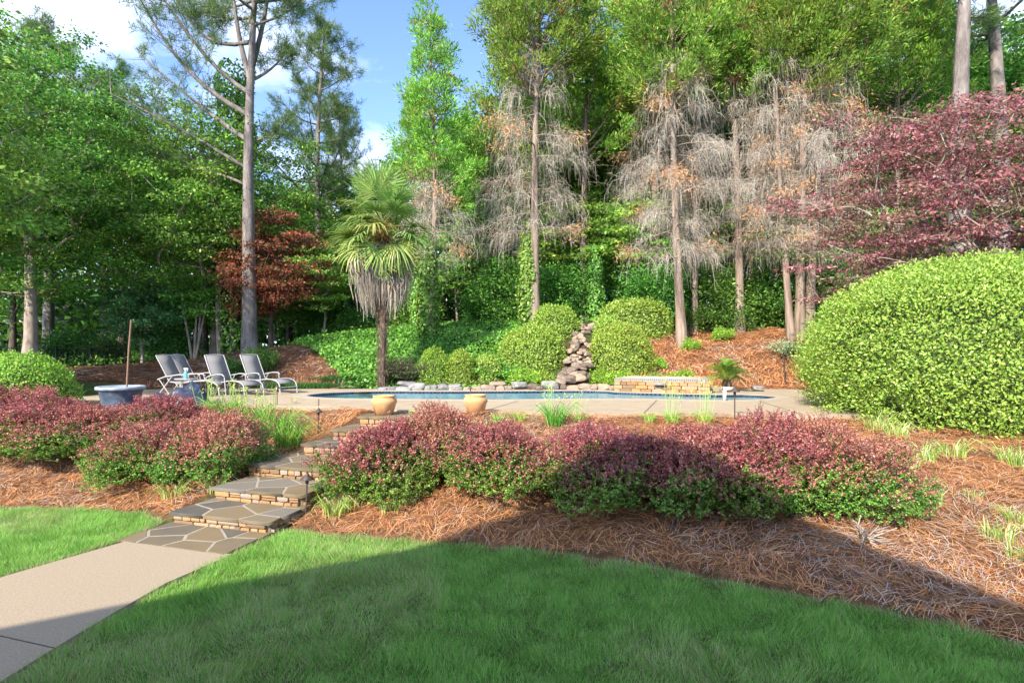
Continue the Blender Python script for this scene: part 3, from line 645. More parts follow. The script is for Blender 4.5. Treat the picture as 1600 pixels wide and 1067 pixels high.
SEAT = [(0, .36), (.2, .335), (.45, .34), (.7, .375), (.9, .39), (1.1, .385), (1.28, .35), (1.4, .28)]
BACK = [(-.02, .37), (-.15, .60), (-.30, .86), (-.42, 1.07)]
me_seat = slab_strip(SEAT, CW - .06).mesh('seat_sling', M_SLING); me_back = slab_strip(BACK, CW - .06).mesh('back_sling', M_SLING)
def fr(paths, r=.015):
    g = Geo()
    for p in paths: add_tube(g, p, r, 8)
    return g.mesh('lounger_frame', M_ALU)
y_ = CW / 2
me_side = [fr([[(x, s * (y_ - .03), z) for x, z in SEAT] + [(1.43, s * (y_ - .03), .2), (1.46, s * (y_ - .03), .0)]], .018) for s in (-1, 1)]
me_bf = fr([[(x, -(y_ - .03), z) for x, z in BACK], [(x, (y_ - .03), z) for x, z in BACK], [(-.42, -(y_ - .03), 1.07), (-.425, 0, 1.085), (-.42, y_ - .03, 1.07)]], .016)
me_arm = [fr([[(-.34, s * (y_ + .01), .42), (-.1, s * (y_ + .02), .50), (.3, s * (y_ + .02), .555), (.52, s * (y_ + .02), .55), (.60, s * (y_ + .02), .50)]], .017) for s in (-1, 1)]
me_leg = [fr([[(x0, s * (y_ - .0), z0), (x1, s * y_, 0)]], .015) for s in (-1, 1) for x0, z0, x1 in ((.1, .52, -.32), (.58, .52, .66), (-.3, .43, .02))]
me_bar = [fr([p_], .012) for p_ in ([(1.44, -(y_ - .03), .17), (1.44, y_ - .03, .17)], [(.62, -y_, .28), (.62, y_, .28)], [(-.2, -y_, .17), (-.2, y_, .17)])]
def lounger(u, Y, ang, label):
    o = empty('sun_lounger', (xu(u, Y), Y, DECK_Z + .018), ang, label=label, cat='sun lounger', group='grey sling loungers on the pool deck')
    put('seat_sling', me_seat, o); put('back_sling', me_back, o); put('back_frame', me_bf, o)
    for m in me_bar: put('crossbar', m, o)
    for m in me_side: put('side_rail', m, o)
    for m in me_arm: put('arm', m, o)
    for m in me_leg: put('leg', m, o)
lounger(277, 15.9, R(-8), 'grey sling lounger nearest the dark sheeting, in front of its close twin')
lounger(296, 16.6, R(-10), 'grey sling lounger close behind another, beside the spray bottle')
lounger(348, 16.2, R(-32), 'grey sling lounger third along from the blue-grey planter')
lounger(402, 17.1, R(-32), 'grey sling lounger beside the pool, at the end of the row')
# side table and spray bottle
p = px(290, 0, 15.0)
o = empty('side_table', (p[0], 15.0, DECK_Z), label='small grey side table holding the spray bottle', cat='table')
g = Geo(); lathe(g, [(0.0, .50), (.26, .50), (.265, .49), (.26, .475), (0, .475)], 28); put('table_top', g.mesh('table_top', M_ALU), o)
for k in range(3):
    a = k * 2.094 + .4; tubeobj('leg', [[(.15 * math.cos(a), .15 * math.sin(a), .48), (.22 * math.cos(a), .22 * math.sin(a), 0)]], .012, M_ALU, o)
o = empty('spray_bottle', (p[0], 15.0, DECK_Z + .50), label='clear spray bottle of teal cleaner with white trigger', cat='bottle')
g = Geo(); lathe(g, [(0, .0), (.045, .0), (.048, .02), (.048, .13), (.04, .16), (.018, .19), (.016, .205), (0, .205)], 16); put('body', g.mesh('bottle_body', M_BOTTLE), o)
g = Geo(); lathe(g, [(.02, .2), (.02, .23), (.0, .235)], 12); box(g, (.015, 0, .25), (.11, .035, .04)); box(g, (.05, 0, .215), (.015, .02, .06)); put('trigger', g.mesh('trigger', M_WHITE), o)
# dark sheeting heaped beside the planter
def tarp(u, Y, w, d, h, seed, lab):
    n = 26; a = np.linspace(-1, 1, n); XX, YY = np.meshgrid(a, a, indexing='ij'); rr = np.sqrt(XX ** 2 + YY ** 2)
    P = np.stack([XX * 2.2 + seed, YY * 2.2, XX * 0 + seed], -1)
    f = np.abs(noise3(P * 1.6) - .5) * 2
    Z = np.clip(1 - rr ** 2.6, 0, 1) * (.55 + .75 * noise3(P * .9)) - .25 * f * np.clip(1.1 - rr, 0, 1)
    V = np.stack([XX * w / 2, YY * d / 2, np.maximum(Z, 0) * h], -1).reshape(-1, 3); i, j = np.meshgrid(np.arange(n - 1), np.arange(n - 1), indexing='ij')
    g = Geo(); g.add(V, np.stack([i * n + j, (i + 1) * n + j, (i + 1) * n + j + 1, i * n + j + 1], -1).reshape(-1, 4))
    x = xu(u, Y); put('sheeting', g.mesh('sheeting', M_TARP), None, (x, Y, gz(x, Y) - .03), label=lab, cat='sheeting', group='dark blue sheeting by the loungers')
tarp(243, 12.7, .85, .7, .42, 1.7, 'crumpled dark blue plastic sheeting heaped next to the blue-grey planter')
tarp(292, 13.2, 1.1, .8, .58, 4.2, 'heap of dark blue plastic sheeting behind the daylily stalks')
# blue-grey planter with a stake
Yp = 11.4; xp = xu(189, Yp); zp = zv(603, Yp) - .56
o = empty('planter', (xp, Yp, zp), label='large blue-grey mottled plastic planter with a wide pale rim', cat='planter')
prof = [(.0, 0), (.24, 0), (.27, .02), (.33, .25), (.37, .46), (.405, .49), (.425, .50), (.428, .545), (.41, .56), (.36, .555), (.34, .53), (.32, .48), (0, .47)]
g = Geo(); lathe(g, prof[:6], 36); put('body', g.mesh('planter_body', M_BLUEP, True), o)
g = Geo(); lathe(g, prof[5:12], 36); put('rim', g.mesh('planter_rim', stops_mat('pale_blue_rim', [(.3, (.20, .25, .31)), (.7, (.38, .43, .49))], 9, rough=.5, bump=.1), True), o)
g = Geo(); lathe(g, [(.345, .5), (.2, .505), (0, .51)], 24); put('soil', g.mesh('planter_soil', M_SOIL), o)
g = Geo(); add_tube(g, [(.08, .05, .05), (.12, .05, .8), (.17, .05, 1.42)], .017, 6, mi=0); stk = put('stake', g.mesh('stake', M_WOOD), None, (xp, Yp, zp + .45), label='thin bare wooden stake standing in the blue-grey planter', cat='stake')
# terracotta pots
def terracotta(u, Y, lab, rot):
    g = Geo(); lathe(g, [(.0, 0), (.165, 0), (.225, .24), (.25, .31), (.24, .345), (.205, .395), (.20, .41), (.215, .425), (.215, .445), (.185, .45), (.175, .43), (.18, .36), (.0, .34)], 8, phase=rot)
    o = empty('terracotta_pot', (xu(u, Y), Y, 1.10 if u < 700 else gz(xu(u, Y), Y) + .03), label=lab, cat='pot', group='empty terracotta pots flanking the steps'); o.scale = (1.03, 1.03, .86); put('body', g.mesh('pot', M_TERRA), o)
    g = Geo(); lathe(g, [(.178, .36), (.1, .365), (0, .37)], 8, phase=rot); put('soil', g.mesh('pot_soil', M_SOIL), o)
terracotta(600, 11.35, 'faceted terracotta pot standing on the flagstone landing', .2)
terracotta(743, 11.45, 'terracotta pot set in pine straw beside the landing', .5)
# path lights
gA = Geo(); lathe(gA, [(0, .60), (.012, .60), (.02, .575), (.03, .56), (.085, .515), (.09, .505), (.08, .507), (.02, .54)], 20); ME_CAP = gA.mesh('lamp_shade', M_BRONZE, True)
gA = Geo(); add_tube(gA, [(0, 0, -.1), (0, 0, .45)], .011, 8); ME_POST = gA.mesh('lamp_post', M_BRONZE)
gA = Geo(); lathe(gA, [(.011, .44), (.022, .45), (.022, .50), (.012, .52), (.012, .55)], 12); ME_HOLD = gA.mesh('lamp_holder', M_BRONZE)
def path_light(u, Y, h, lab, lean=0.0, z=None):
    x = xu(u, Y); o = empty('path_light', (x, Y, gz(x, Y) if z is None else z), label=lab, cat='path light', group='bronze path lights'); s = h / .6; o.scale = (s, s, s); o.rotation_euler = (0, lean, 0)
    put('post', ME_POST, o); put('shade', ME_CAP, o); put('holder', ME_HOLD, o)
path_light(478, 7.9, .62, 'bronze path light beside the second stone step', .03)
path_light(497, 11.2, .56, 'bronze path light in pine straw behind the upper step', .02)
path_light(433, 13.0, .52, 'bronze path light at the deck edge in front of the loungers')
path_light(1148, 10.95, .66, 'bronze path light behind the red shrubs at the deck edge near the sago palm')
path_light(735, 13.2, .42, 'bronze path light just beyond the terracotta pot in the straw', z=DECK_Z)
path_light(1250, 18.7, .45, 'small bronze path light in the far straw bank past the pool')
g = Geo(); add_tube(g, [(-.06, 0, 0), (.07, 0, .72)], .022, 6); add_tube(g, [(.055, 0, .66), (.09, 0, .84)], .035, 8)
x = xu(1230, 18.9); put('spotlight', g.mesh('spotlight', M_BRONZE), None, (x, 18.9, gz(x, 18.9)), (0, -.25, 0), label='slim bronze spotlight stake leaning on the far straw bank', cat='spotlight')
# white pool rail
o = empty('pool_rail', (xu(1132, 14.05), 14.05, DECK_Z), label='white plastic rail post at the pool edge', cat='pool rail')
g = Geo(); box(g, (0, 0, .16), (.07, .07, .32)); put('post', g.mesh('rail_post', M_WHITE), o)
g = Geo(); box(g, (.085, .0, .30), (.24, .09, .07)); put('top', g.mesh('rail_top', M_WHITE), o)

# ------------------------------------------------------------------ fence and far buildings
fence = empty('metal_fence', (-22, 27, gz(-22, 27)), label='black metal fence with slim pickets beyond the straw bank', cat='fence')
fo = np.array(fence.location); FP = [(-30, 27.5), (-10, 27.5)]
gp = Geo(); box(gp, (0, 0, .45), (.014, .014, .95)); me_pk = gp.mesh('picket', M_BLACK)
gp = Geo(); box(gp, (0, 0, .48), (.07, .07, 1.1)); me_po = gp.mesh('fence_post', M_BLACK)
zt0 = 1.46
for k in range(13): put('post', me_po, fence, (-30 + k * 1.65 - fo[0], .5, zt0 - fo[2]))
for k in range(0, 150): put('picket', me_pk, fence, (-29.9 + k * .135 - fo[0], .5, zt0 - fo[2]))
for z in (.98, .12): gp = Geo(); box(gp, (-20 - fo[0], .5, zt0 + z - fo[2]), (20, .035, .035)); put('rail', gp.mesh('rail', M_BLACK), fence)
bh = empty('brick_house', (-36, 45, gz(-36, 45)), label='low red brick house with grey hipped roof behind the fence', cat='house')
z0 = bh.location[2]
g = Geo(); box(g, (0, 0, 1.35), (8, 6, 2.7)); put('wall', g.mesh('brick_wall', M_BRICK), bh)
g = Geo(); V = [(-4.6, -3.6, 2.7), (4.6, -3.6, 2.7), (4.6, 3.6, 2.7), (-4.6, 3.6, 2.7), (-1.5, 0, 4.6), (1.5, 0, 4.6)]
g.add(V, [[0, 1, 5, 4], [2, 3, 4, 5]]); g.add(V, [[1, 2, 5], [3, 0, 4]]); g.add(V, [[3, 2, 1, 0]]); put('roof', g.mesh('hip_roof', M_ROOF), bh)
g = Geo(); box(g, (0, -3.62, 2.62), (9.2, .05, .2)); put('fascia', g.mesh('fascia', M_WHITE), bh)
g = Geo(); box(g, (-.2, -3.0, 1.1), (2.6, .1, 2.2)); put('doorway_shade', g.mesh('dark_panel', M_GLASS), bh)  # flat dark panel paints the shade inside the open doorway
g = Geo(); box(g, (2.6, -3.0, 1.5), (1.1, .1, 1.2)); w_ = put('window', g.mesh('window', M_WHITE), bh); g = Geo(); box(g, (2.6, -3.03, 1.5), (.95, .08, 1.05)); put('pane', g.mesh('pane', M_GLASS), w_)
ph = empty('pale_house', (-7, 62, gz(-7, 62)), label='pale grey house glimpsed through the woods behind the ivy bank', cat='house')
g = Geo(); box(g, (0, 0, 2.5), (14, 8, 5)); put('wall', g.mesh('pale_wall', M_SIDING), ph)
g = Geo(); V = [(-7.5, -4.5, 5), (7.5, -4.5, 5), (7.5, 4.5, 5), (-7.5, 4.5, 5), (-7.5, 0, 8), (7.5, 0, 8)]; g.add(V, [[0, 1, 5, 4], [2, 3, 4, 5], [3, 2, 1, 0]]); g.add(V, [[1, 2, 5], [3, 0, 4]]); put('roof', g.mesh('pale_roof', M_ROOF), ph)
for wx in (-5, -2, 1, 4):
    g = Geo(); box(g, (wx, -4.0, 2.2), (1.2, .1, 1.5)); put('window', g.mesh('window', M_GLASS), ph)

# ================================================================== vegetation
def arr(x): return np.asarray(x, float)
def palette(n, cols, jit=.18):
    c = arr(cols)[rng.integers(0, len(cols), n)]
    return np.clip(c * (1 + rng.normal(size=(n, 1)) * jit) * (1 + rng.normal(size=(n, 3)) * .06), .003, .95)

# ---- branching skeleton: every target joins the nearest suitable node
def skeleton(trunk, r_base, targets, r_tip=.012, bow=.12, grow=.46):
    nodes = [arr(p) for p in trunk]; par = [-1] + list(range(len(trunk) - 1)); chains = []
    order = np.argsort(np.linalg.norm((targets - arr(trunk[-1]))[:, :2], axis=1) + .3 * np.abs(targets[:, 2] - trunk[-1][2]))
    for ti in order:
        t = targets[ti]; N = arr(nodes); d = t - N; dist = np.linalg.norm(d, axis=1)
        cost = dist + np.where(d[:, 2] < .25 * dist, 1.5 * (.25 * dist - d[:, 2]), 0)
        cost[0] += 4; a = int(np.argmin(cost)); p0 = nodes[a]; k = 4; prev = a; idx = [a]
        side = rng.normal(size=3) * bow * dist[a]
        for j in range(1, k + 1):
            s = j / k; q = p0 + (t - p0) * s + side * math.sin(s * math.pi) * .6 + arr([0, 0, 1]) * bow * dist[a] * math.sin(s * math.pi) * .6
            nodes.append(q); par.append(prev); prev = len(nodes) - 1; idx.append(prev)
        chains.append(idx)
    cnt = np.zeros(len(nodes)); 
    for c in chains: cnt[c[-1]] += 1
    for i in range(len(nodes) - 1, 0, -1):
        if par[i] >= 0: cnt[par[i]] += cnt[i]
    # children were always appended after their parents, so one sweep is enough
    cmax = max(cnt.max(), 1); rad = np.maximum(r_tip, r_base * .82 * (cnt / cmax) ** grow)
    return arr(nodes), rad, chains
def skeleton_geo(trunk, r_base, targets, n_tr=10, **kw):
    N, rad, chains = skeleton(trunk, r_base, targets, **kw); g = Geo()
    nt2 = len(trunk); tr = np.linspace(r_base, max(rad[nt2 - 1], r_base * .2), nt2); tr[0] *= 1.35
    V, F = tubes(N[:nt2], tr, n_tr); g.add(V, F)
    P = arr([N[c] for c in chains]); Rr = arr([rad[c] for c in chains]); Rr[:, 0] = np.minimum(Rr[:, 0], Rr[:, 1] * 1.25)
    big = Rr[:, 1] > .05
    if big.any(): V, F = tubes(P[big], Rr[big], 6); g.add(V, F)
    if (~big).any(): V, F = tubes(P[~big], Rr[~big], 3); g.add(V, F)
    return g
def trunk_path(H, lean=(0, 0), wob=.15, k=7, z0=-.25):
    z = np.linspace(z0, H, k); t = (z - z0) / (H - z0)
    return np.stack([lean[0] * t + wob * np.sin(t * 5 + rng.random() * 6) * t, lean[1] * t + wob * np.sin(t * 4 + rng.random() * 6) * t, z], 1)

def cluster_leaves(C, cr, per, size, cols, flat=.45, droop=.25, out_c=None, aspect=.55, up=.35, jit=.18, ccol=None):
    n = len(C) * per; c = np.repeat(C, per, 0); rr = np.repeat(np.broadcast_to(arr(cr), (len(C),)), per)[:, None]
    off = rng.normal(size=(n, 3)) * arr([1, 1, flat]) * .55
    off = off / np.maximum(1, np.linalg.norm(off, axis=1, keepdims=True) / 1.25)
    P = c + off * rr
    D = unit(off * arr([1, 1, .5]) + rng.normal(size=(n, 3)) * .5 + arr([0, 0, -droop]))
    Nn = unit(rng.normal(size=(n, 3)) * .6 + arr([0, 0, up]) + off * .4)
    sz = size * rng.uniform(.65, 1.3, n)
    col = palette(n, cols, jit)
    if ccol is not None: col = np.clip(col * np.repeat(ccol, per, 0), .003, .95)
    V, F = leaves(P, D, Nn, sz, sz * aspect)
    return V, F, col
def crown_centres(n, c, rad, hollow=.3, bumps=.35, seed=0, zmin=None):
    d = rvec(n * 3); r = rng.random(n * 3) ** hollow
    b = 1 + bumps * (noise3(d * 2.1 + seed * 5.7) - .5) * 2
    P = arr(c) + d * (r * b)[:, None] * arr(rad)
    if zmin is not None: P = P[P[:, 2] > zmin]
    # thin out to an even spread
    keep = [0]; md = .55 * (np.prod(rad) * 4 / n) ** (1 / 3)
    for i in range(1, len(P)):
        if len(keep) >= n: break
        if np.min(np.linalg.norm(P[keep] - P[i], axis=1)) > md: keep.append(i)
    return P[keep]

GREEN_MID = [(.085, .19, .028), (.11, .23, .035), (.065, .155, .028), (.14, .26, .04)]
GREEN_LITE = [(.15, .28, .045), (.19, .33, .06), (.115, .24, .04), (.23, .35, .08)]
GREEN_DARK = [(.04, .11, .025), (.055, .14, .03), (.035, .09, .02), (.08, .17, .035)]
GREEN_BLUE = [(.08, .20, .075), (.10, .24, .09), (.13, .28, .12), (.07, .17, .06)]

def decid(H, cb, cr, ncl, per, leaf, cols, clr=1.0, seed=0, lean=(0, 0), rt=.22, hollow=.3, flat=.45, bark=M_BARKD, lmat=M_LEAF, bumps=.35, lw=.55):
    ncl = int(ncl * 1.45); per = int(per * .72); clr = clr * .68; leaf = leaf * 1.12; flat = flat * .85
    C = crown_centres(ncl, (lean[0], lean[1], (H + cb) / 2), (cr, cr, (H - cb) / 2), hollow, bumps, seed)
    tr = trunk_path(cb + (H - cb) * .62, (lean[0] * .7, lean[1] * .7), .25)
    gt = skeleton_geo(tr, rt, C - arr([0, 0, clr * .15]))
    tone = rng.uniform(.7, 1.4, (len(C), 1)) * (1 + rng.normal(size=(len(C), 3)) * .05)
    V, F, col = cluster_leaves(C, clr * rng.uniform(.7, 1.3, len(C)), per, leaf, cols, flat, ccol=tone, aspect=lw)
    gc = Geo(); gc.add(V, F, col)
    return gt.mesh('trunk', bark, True), gc.mesh('crown', lmat)
def tree(name, parts, x, y, rz, s, label, cat='tree', group=None, tilt=(0, 0), z=None):
    o = empty(name, (x, y, (gz(x, y) if z is None else z)), rz, label=label, cat=cat, group=group)
    o.scale = (s, s, s) if np.isscalar(s) else s; o.rotation_euler = (tilt[0], tilt[1], rz)
    for nm, m in parts: put(nm, m, o)
    return o

# ---- woodland behind
DV = [decid(13, 3.5, 4.2, 125, 230, .20, GREEN_MID, 1.15, 1), decid(15, 3.0, 3.8, 130, 230, .19, GREEN_LITE, 1.1, 2, rt=.2), decid(12, 2.0, 4.4, 130, 220, .20, GREEN_MID + GREEN_LITE, 1.15, 3, rt=.24), decid(14, 4.5, 3.6, 115, 230, .19, GREEN_DARK + GREEN_MID, 1.1, 4)]
WOODS = [  # pixel column, depth, height, variant, label
    (20, 37, 13, 0, 'leafy green tree over the brick house roof'), (190, 36, 15, 3, 'tall leafy tree behind the fence and the blue-green sapling'), (320, 33, 12.5, 1, 'bright green tree standing between fence and tall pine'),
    (452, 36, 10.5, 2, 'rounded green tree beyond the red maple'), (548, 36, 10.5, 0, 'green tree behind the palm on the pine side'), (612, 31, 8.2, 1, 'pale green tree directly behind the palm skirt'),
    (715, 36, 13.5, 2, 'broad green tree beyond the ivy-clad cedar'), (790, 38, 16, 1, 'bright tall green tree between two cedars above the ivy bank'), (868, 33, 13.5, 2, 'full green tree above the top of the rock cascade'),
    (955, 36, 17, 3, 'dark green tree beyond the clipped bushes and cascade'), (1035, 32, 14, 0, 'green tree behind the leaning cedar trunk'), (1118, 36, 17, 2, 'tall green tree seen through bare cedar branches'),
    (1195, 31, 13.5, 3, 'dark leafy tree behind the paired cedar trunks'), (1285, 35, 16, 0, 'green tree rising between forked cedar and purple maple'), (1375, 31, 14.5, 1, 'bright green tree behind the upper purple maple'),
    (1455, 36, 17, 2, 'tall green tree beyond the thick pine trunks'), (1570, 33, 17, 3, 'dark green tree behind the two thick pine trunks'), (1660, 28, 14, 0, 'leafy tree past the great clipped bush')]
for i, (u, Yt, H, v, lab) in enumerate(WOODS):
    s = H / (13, 15, 12, 14)[v]
    tree('broadleaf_tree', [('trunk', DV[v][0]), ('crown', DV[v][1])], xu(u, Yt), Yt, i * 1.9, (s * rng.uniform(.95, 1.15), s * rng.uniform(.95, 1.15), s), lab, group='broadleaf trees of the wood')
# far wood: one mass
n = 1500; Yf = rng.uniform(46, 62, n); Xf = rng.uniform(-1.05, 1.05, n) * Yf; topf = 10 + 5 * noise3(np.stack([Xf * .12, Yf * .05, Xf * 0], 1)) * 1.6
topf = np.where((Xf / Yf > -.45) & (Xf / Yf < -.06), topf * .62, topf)
C = np.stack([Xf, Yf, ground(Xf, Yf) + .4 + rng.random(n) ** 1.1 * topf], 1)
nb_ = 620; Yb = rng.uniform(38, 46, nb_); Xb = rng.uniform(-1.0, .1, nb_) * Yb; C = np.concatenate([C, np.stack([Xb, Yb, ground(Xb, Yb) + .3 + rng.random(nb_) * 5.5], 1)]); n += nb_
V, F, col = cluster_leaves(C, rng.uniform(1.3, 2.4, n), 30, .54, GREEN_MID + GREEN_DARK, .7, ccol=rng.uniform(.7, 1.25, (n, 1)) * np.ones((1, 3)))
g = Geo(); g.add(V, F, col); gT = []
for k in range(60):
    x, y = rng.uniform(-1, 1) * 50, rng.uniform(44, 60); g2 = np.array([(x, y, 2.0), (x + rng.normal() * .3, y, 8), (x + rng.normal() * .6, y, 14)]); gT.append(g2)
V, F = tubes(arr(gT), arr([[.2, .16, .06]] * 60), 6); g.add(V, F, (.09, .075, .06))
put('far_woods', g.mesh('far_woods', M_LEAF), None, kind='stuff', label='distant mass of green woodland behind the garden')

# ---- understorey ground cover
n = 16000; Xu = rng.uniform(-1, 1, n * 2) * 34; Yu = rng.uniform(23, 42, n * 2)
ok = (np.abs(Xu) < Yu * 1.0) & (np.maximum(sdf(BANK_L, Xu, Yu), sdf(BANK_R, Xu, Yu)) < -.1) & (noise3(np.stack([Xu * .5, Yu * .5, Xu * 0], 1)) > .36); Xu, Yu = Xu[ok][:n], Yu[ok][:n]; n = len(Xu)
hh = rng.random(n) ** 1.5 * (.15 + .8 * noise3(np.stack([Xu * .35, Yu * .35, Xu * 0 + 5], 1)))
P = np.stack([Xu, Yu, ground(Xu, Yu) + hh], 1); sz = rng.uniform(.1, .2, n)
V, F = leaves(P, unit(rng.normal(size=(n, 3)) + arr([0, -.3, .4])), unit(rng.normal(size=(n, 3)) * .6 + arr([0, -.2, 1])), sz, sz * .6)
g = Geo(); g.add(V, F, palette(n, GREEN_MID + GREEN_LITE)); put('undergrowth', g.mesh('undergrowth', M_LEAF), None, kind='stuff', label='low green undergrowth on the woodland floor')

# ---- the large shade trees on the fence side
BV = [decid(14, 2.2, 5.2, 190, 285, .145, GREEN_MID + GREEN_LITE[:2], 1.15, 11, rt=.3, hollow=.35, flat=.35, bark=M_BARKG), decid(15, 2.6, 4.8, 170, 285, .14, GREEN_MID + GREEN_DARK[:1], 1.1, 12, lean=(1.0, 0), rt=.28, flat=.35, bark=M_BARKG)]
for x, y, rz, s, v, lab in ((-16.2, 13.5, .3, .82, 0, 'large spreading shade tree arching over the mounded bush by the planter'), (-17.6, 21.0, 2.2, .86, 1, 'big leafy shade tree in front of the black fence'),
                            (-13.6, 26.5, 4.0, .9, 0, 'shade tree with layered light green boughs beside the tall pine'), (-23.5, 23.5, 1.0, 1.05, 0, 'shade tree near the brick house, beyond the others')):
    tree('shade_tree', [('trunk', BV[v][0]), ('crown', BV[v][1])], x, y, rz, s, lab, group='spreading shade trees')

# ---- pines
def needle_tufts(C, Dv, per=26, ln=.30, w=.019, cols=None):
    n = len(C) * per; c = np.repeat(C, per, 0); d = np.repeat(Dv, per, 0)
    D = unit(d * .7 + rng.normal(size=(n, 3)) * .62); P = c + d * rng.uniform(-.22, .12, (n, 1))
    l = ln * rng.uniform(.7, 1.2, n); return (*leaves(P, D, rvec(n), l, np.full(n, w), 0), palette(n, cols or [(.075, .14, .045), (.10, .17, .05), (.06, .115, .04), (.13, .19, .06)]))
def pine(H, first, nb, seed, rt=.3, reach=3.5, lean=(0, 0), fork=None, dead=.12, sub=7, droop=.0, tuft=1.0):
    tr = trunk_path(H, lean, .22, 11); g = Geo(); V, F = tubes(tr, np.linspace(rt * 1.15, .05, 11) * np.array([1.15] + [1] * 10), 12); g.add(V, F)
    tc_, td_ = [], []; thin = []
    def limb(p0, d, ln, r0, lift):
        s = np.linspace(0, 1, 7)[:, None]; path = p0 + d * ln * s + arr([0, 0, lift * ln]) * s ** 2 + rng.normal(size=3) * ln * .06 * np.sin(s * 3.1)
        V, F = tubes(path, np.linspace(r0, r0 * .25, 7), 6); g.add(V, F)
        for k in range(sub):
            f = rng.uniform(.3, 1); i = f * 6; a = path[int(min(i, 5))] + (path[int(min(i, 5)) + 1] - path[int(min(i, 5))]) * (i - int(min(i, 5)))
            dd = unit((d + rng.normal(size=3) * .75 + arr([0, 0, .35]))[None])[0]; l2 = ln * rng.uniform(.12, .34) + .2
            thin.append(np.stack([a, a + dd * l2 * .5 + arr([0, 0, .04]), a + dd * l2 + arr([0, 0, .12])]))
            for q in range(4):
                b = a + dd * l2 * (.45 + .2 * q) + rng.normal(size=3) * .14; tc_.append(b); td_.append(unit((dd + arr([0, 0, .5]) + rng.normal(size=3) * .3)[None])[0])
    for k in range(nb):
        f = first + (1 - first) * (k + rng.random()) / nb; i = f * 10; a = tr[int(min(i, 9))] + (tr[int(min(i, 9)) + 1] - tr[int(min(i, 9))]) * (i - int(min(i, 9)))
        az = k * 2.4 + rng.normal() * .5; e = rng.uniform(-.05, .35) + .5 * (f - first); ln = reach * (1.05 - .75 * (f - first) / (1 - first)) * rng.uniform(.6, 1.15)
        limb(a, arr([math.cos(az) * math.cos(e), math.sin(az) * math.cos(e), math.sin(e)]), ln, .022 + .014 * ln, rng.uniform(.05, .35) - droop)
    if fork:
        for a, d, ln, r0, lift in fork: limb(arr(a), unit(arr(d)[None])[0], ln, r0, lift)
    V, F = tubes(arr(thin), arr([[.016, .012, .006]] * len(thin)), 3); g.add(V, F)
    gc = Geo(); V, F, c = needle_tufts(arr(tc_), arr(td_), int(28 * tuft)); gc.add(V, F, c)
    return g.mesh('trunk', M_BARKP, True), gc.mesh('crown', M_LEAF)
Yp_ = 23.0; zc = lambda v: zv(v, Yp_) - 2.35
fk = [((.0, 0, zc(115)), (-.25, .1, 1), 4.2, .13, .3), ((.0, 0, zc(112)), (.3, -.1, 1), 4.0, .12, .3), ((0.05, 0, zc(120)), (.75, .2, .55), 1.6, .07, .25),
      ((0, 0, zc(175)), (-1, -.25, .9), 5.2, .12, .15), ((0, 0, zc(215)), (-1, .1, .62), 5.5, .11, .15), ((0, 0, zc(260)), (-1, -.3, .42), 5.2, .09, .1), ((0, 0, zc(285)), (-1, .3, .28), 4.4, .07, .02),
      ((0, 0, zc(140)), (-1, -.6, 1.1), 5.0, .10, .1), ((0, 0, zc(60)), (-1, .3, .5), 4.2, .09, .2), ((0, 0, zc(215)), (.8, .3, .4), 1.5, .05, .2), ((0, 0, zc(30)), (.7, -.5, .7), 3.0, .08, .2)]
p1 = pine(17.5, .74, 16, 1, rt=.27, reach=3.4, lean=(.1, 0), fork=fk, sub=17)
tree('pine_tree', [('trunk', p1[0]), ('crown', p1[1])], xu(390, Yp_), Yp_, 0, 1, 'tallest pine with thick grey trunk and long bare curving limbs beside the red maple', group='pines')
pv = [pine(17, .42, 46, 2, rt=.2, reach=3.0, sub=7, droop=-.1), pine(17.5, .5, 40, 3, rt=.26, reach=3.6, sub=9), pine(17.5, .62, 16, 5, rt=.27, reach=3.2, sub=12)]
for u, Yt, s, v, rz, lab in ((500, 31, 1.02, 0, .7, 'slender pine with feathery crown standing alone against the sky'), (532, 40, .98, 0, 3.3, 'thin pine close behind the slender feathery pine'), (75, 31, 1.02, 1, 2.0, 'pine with dark needled boughs above the shade trees'),
                             (-10, 27, .82, 1, 4.4, 'pine overhanging the shade tree near the brick house'), (165, 40, 1.1, 1, 5.2, 'far pine topping the shade trees by the fence'), (1500, 21.5, 1.15, 2, 1.0, 'pine with thick reddish trunk rising behind the purple maple'), (1558, 25, 1.2, 2, 2.6, 'second thick-trunked pine behind the purple maple')):
    tree('pine_tree', [('trunk', pv[v][0]), ('crown', pv[v][1])], xu(u, Yt), Yt, rz, (s * (1.25 if u > 1400 else 1), s * (1.25 if u > 1400 else 1), s), lab, group='pines')

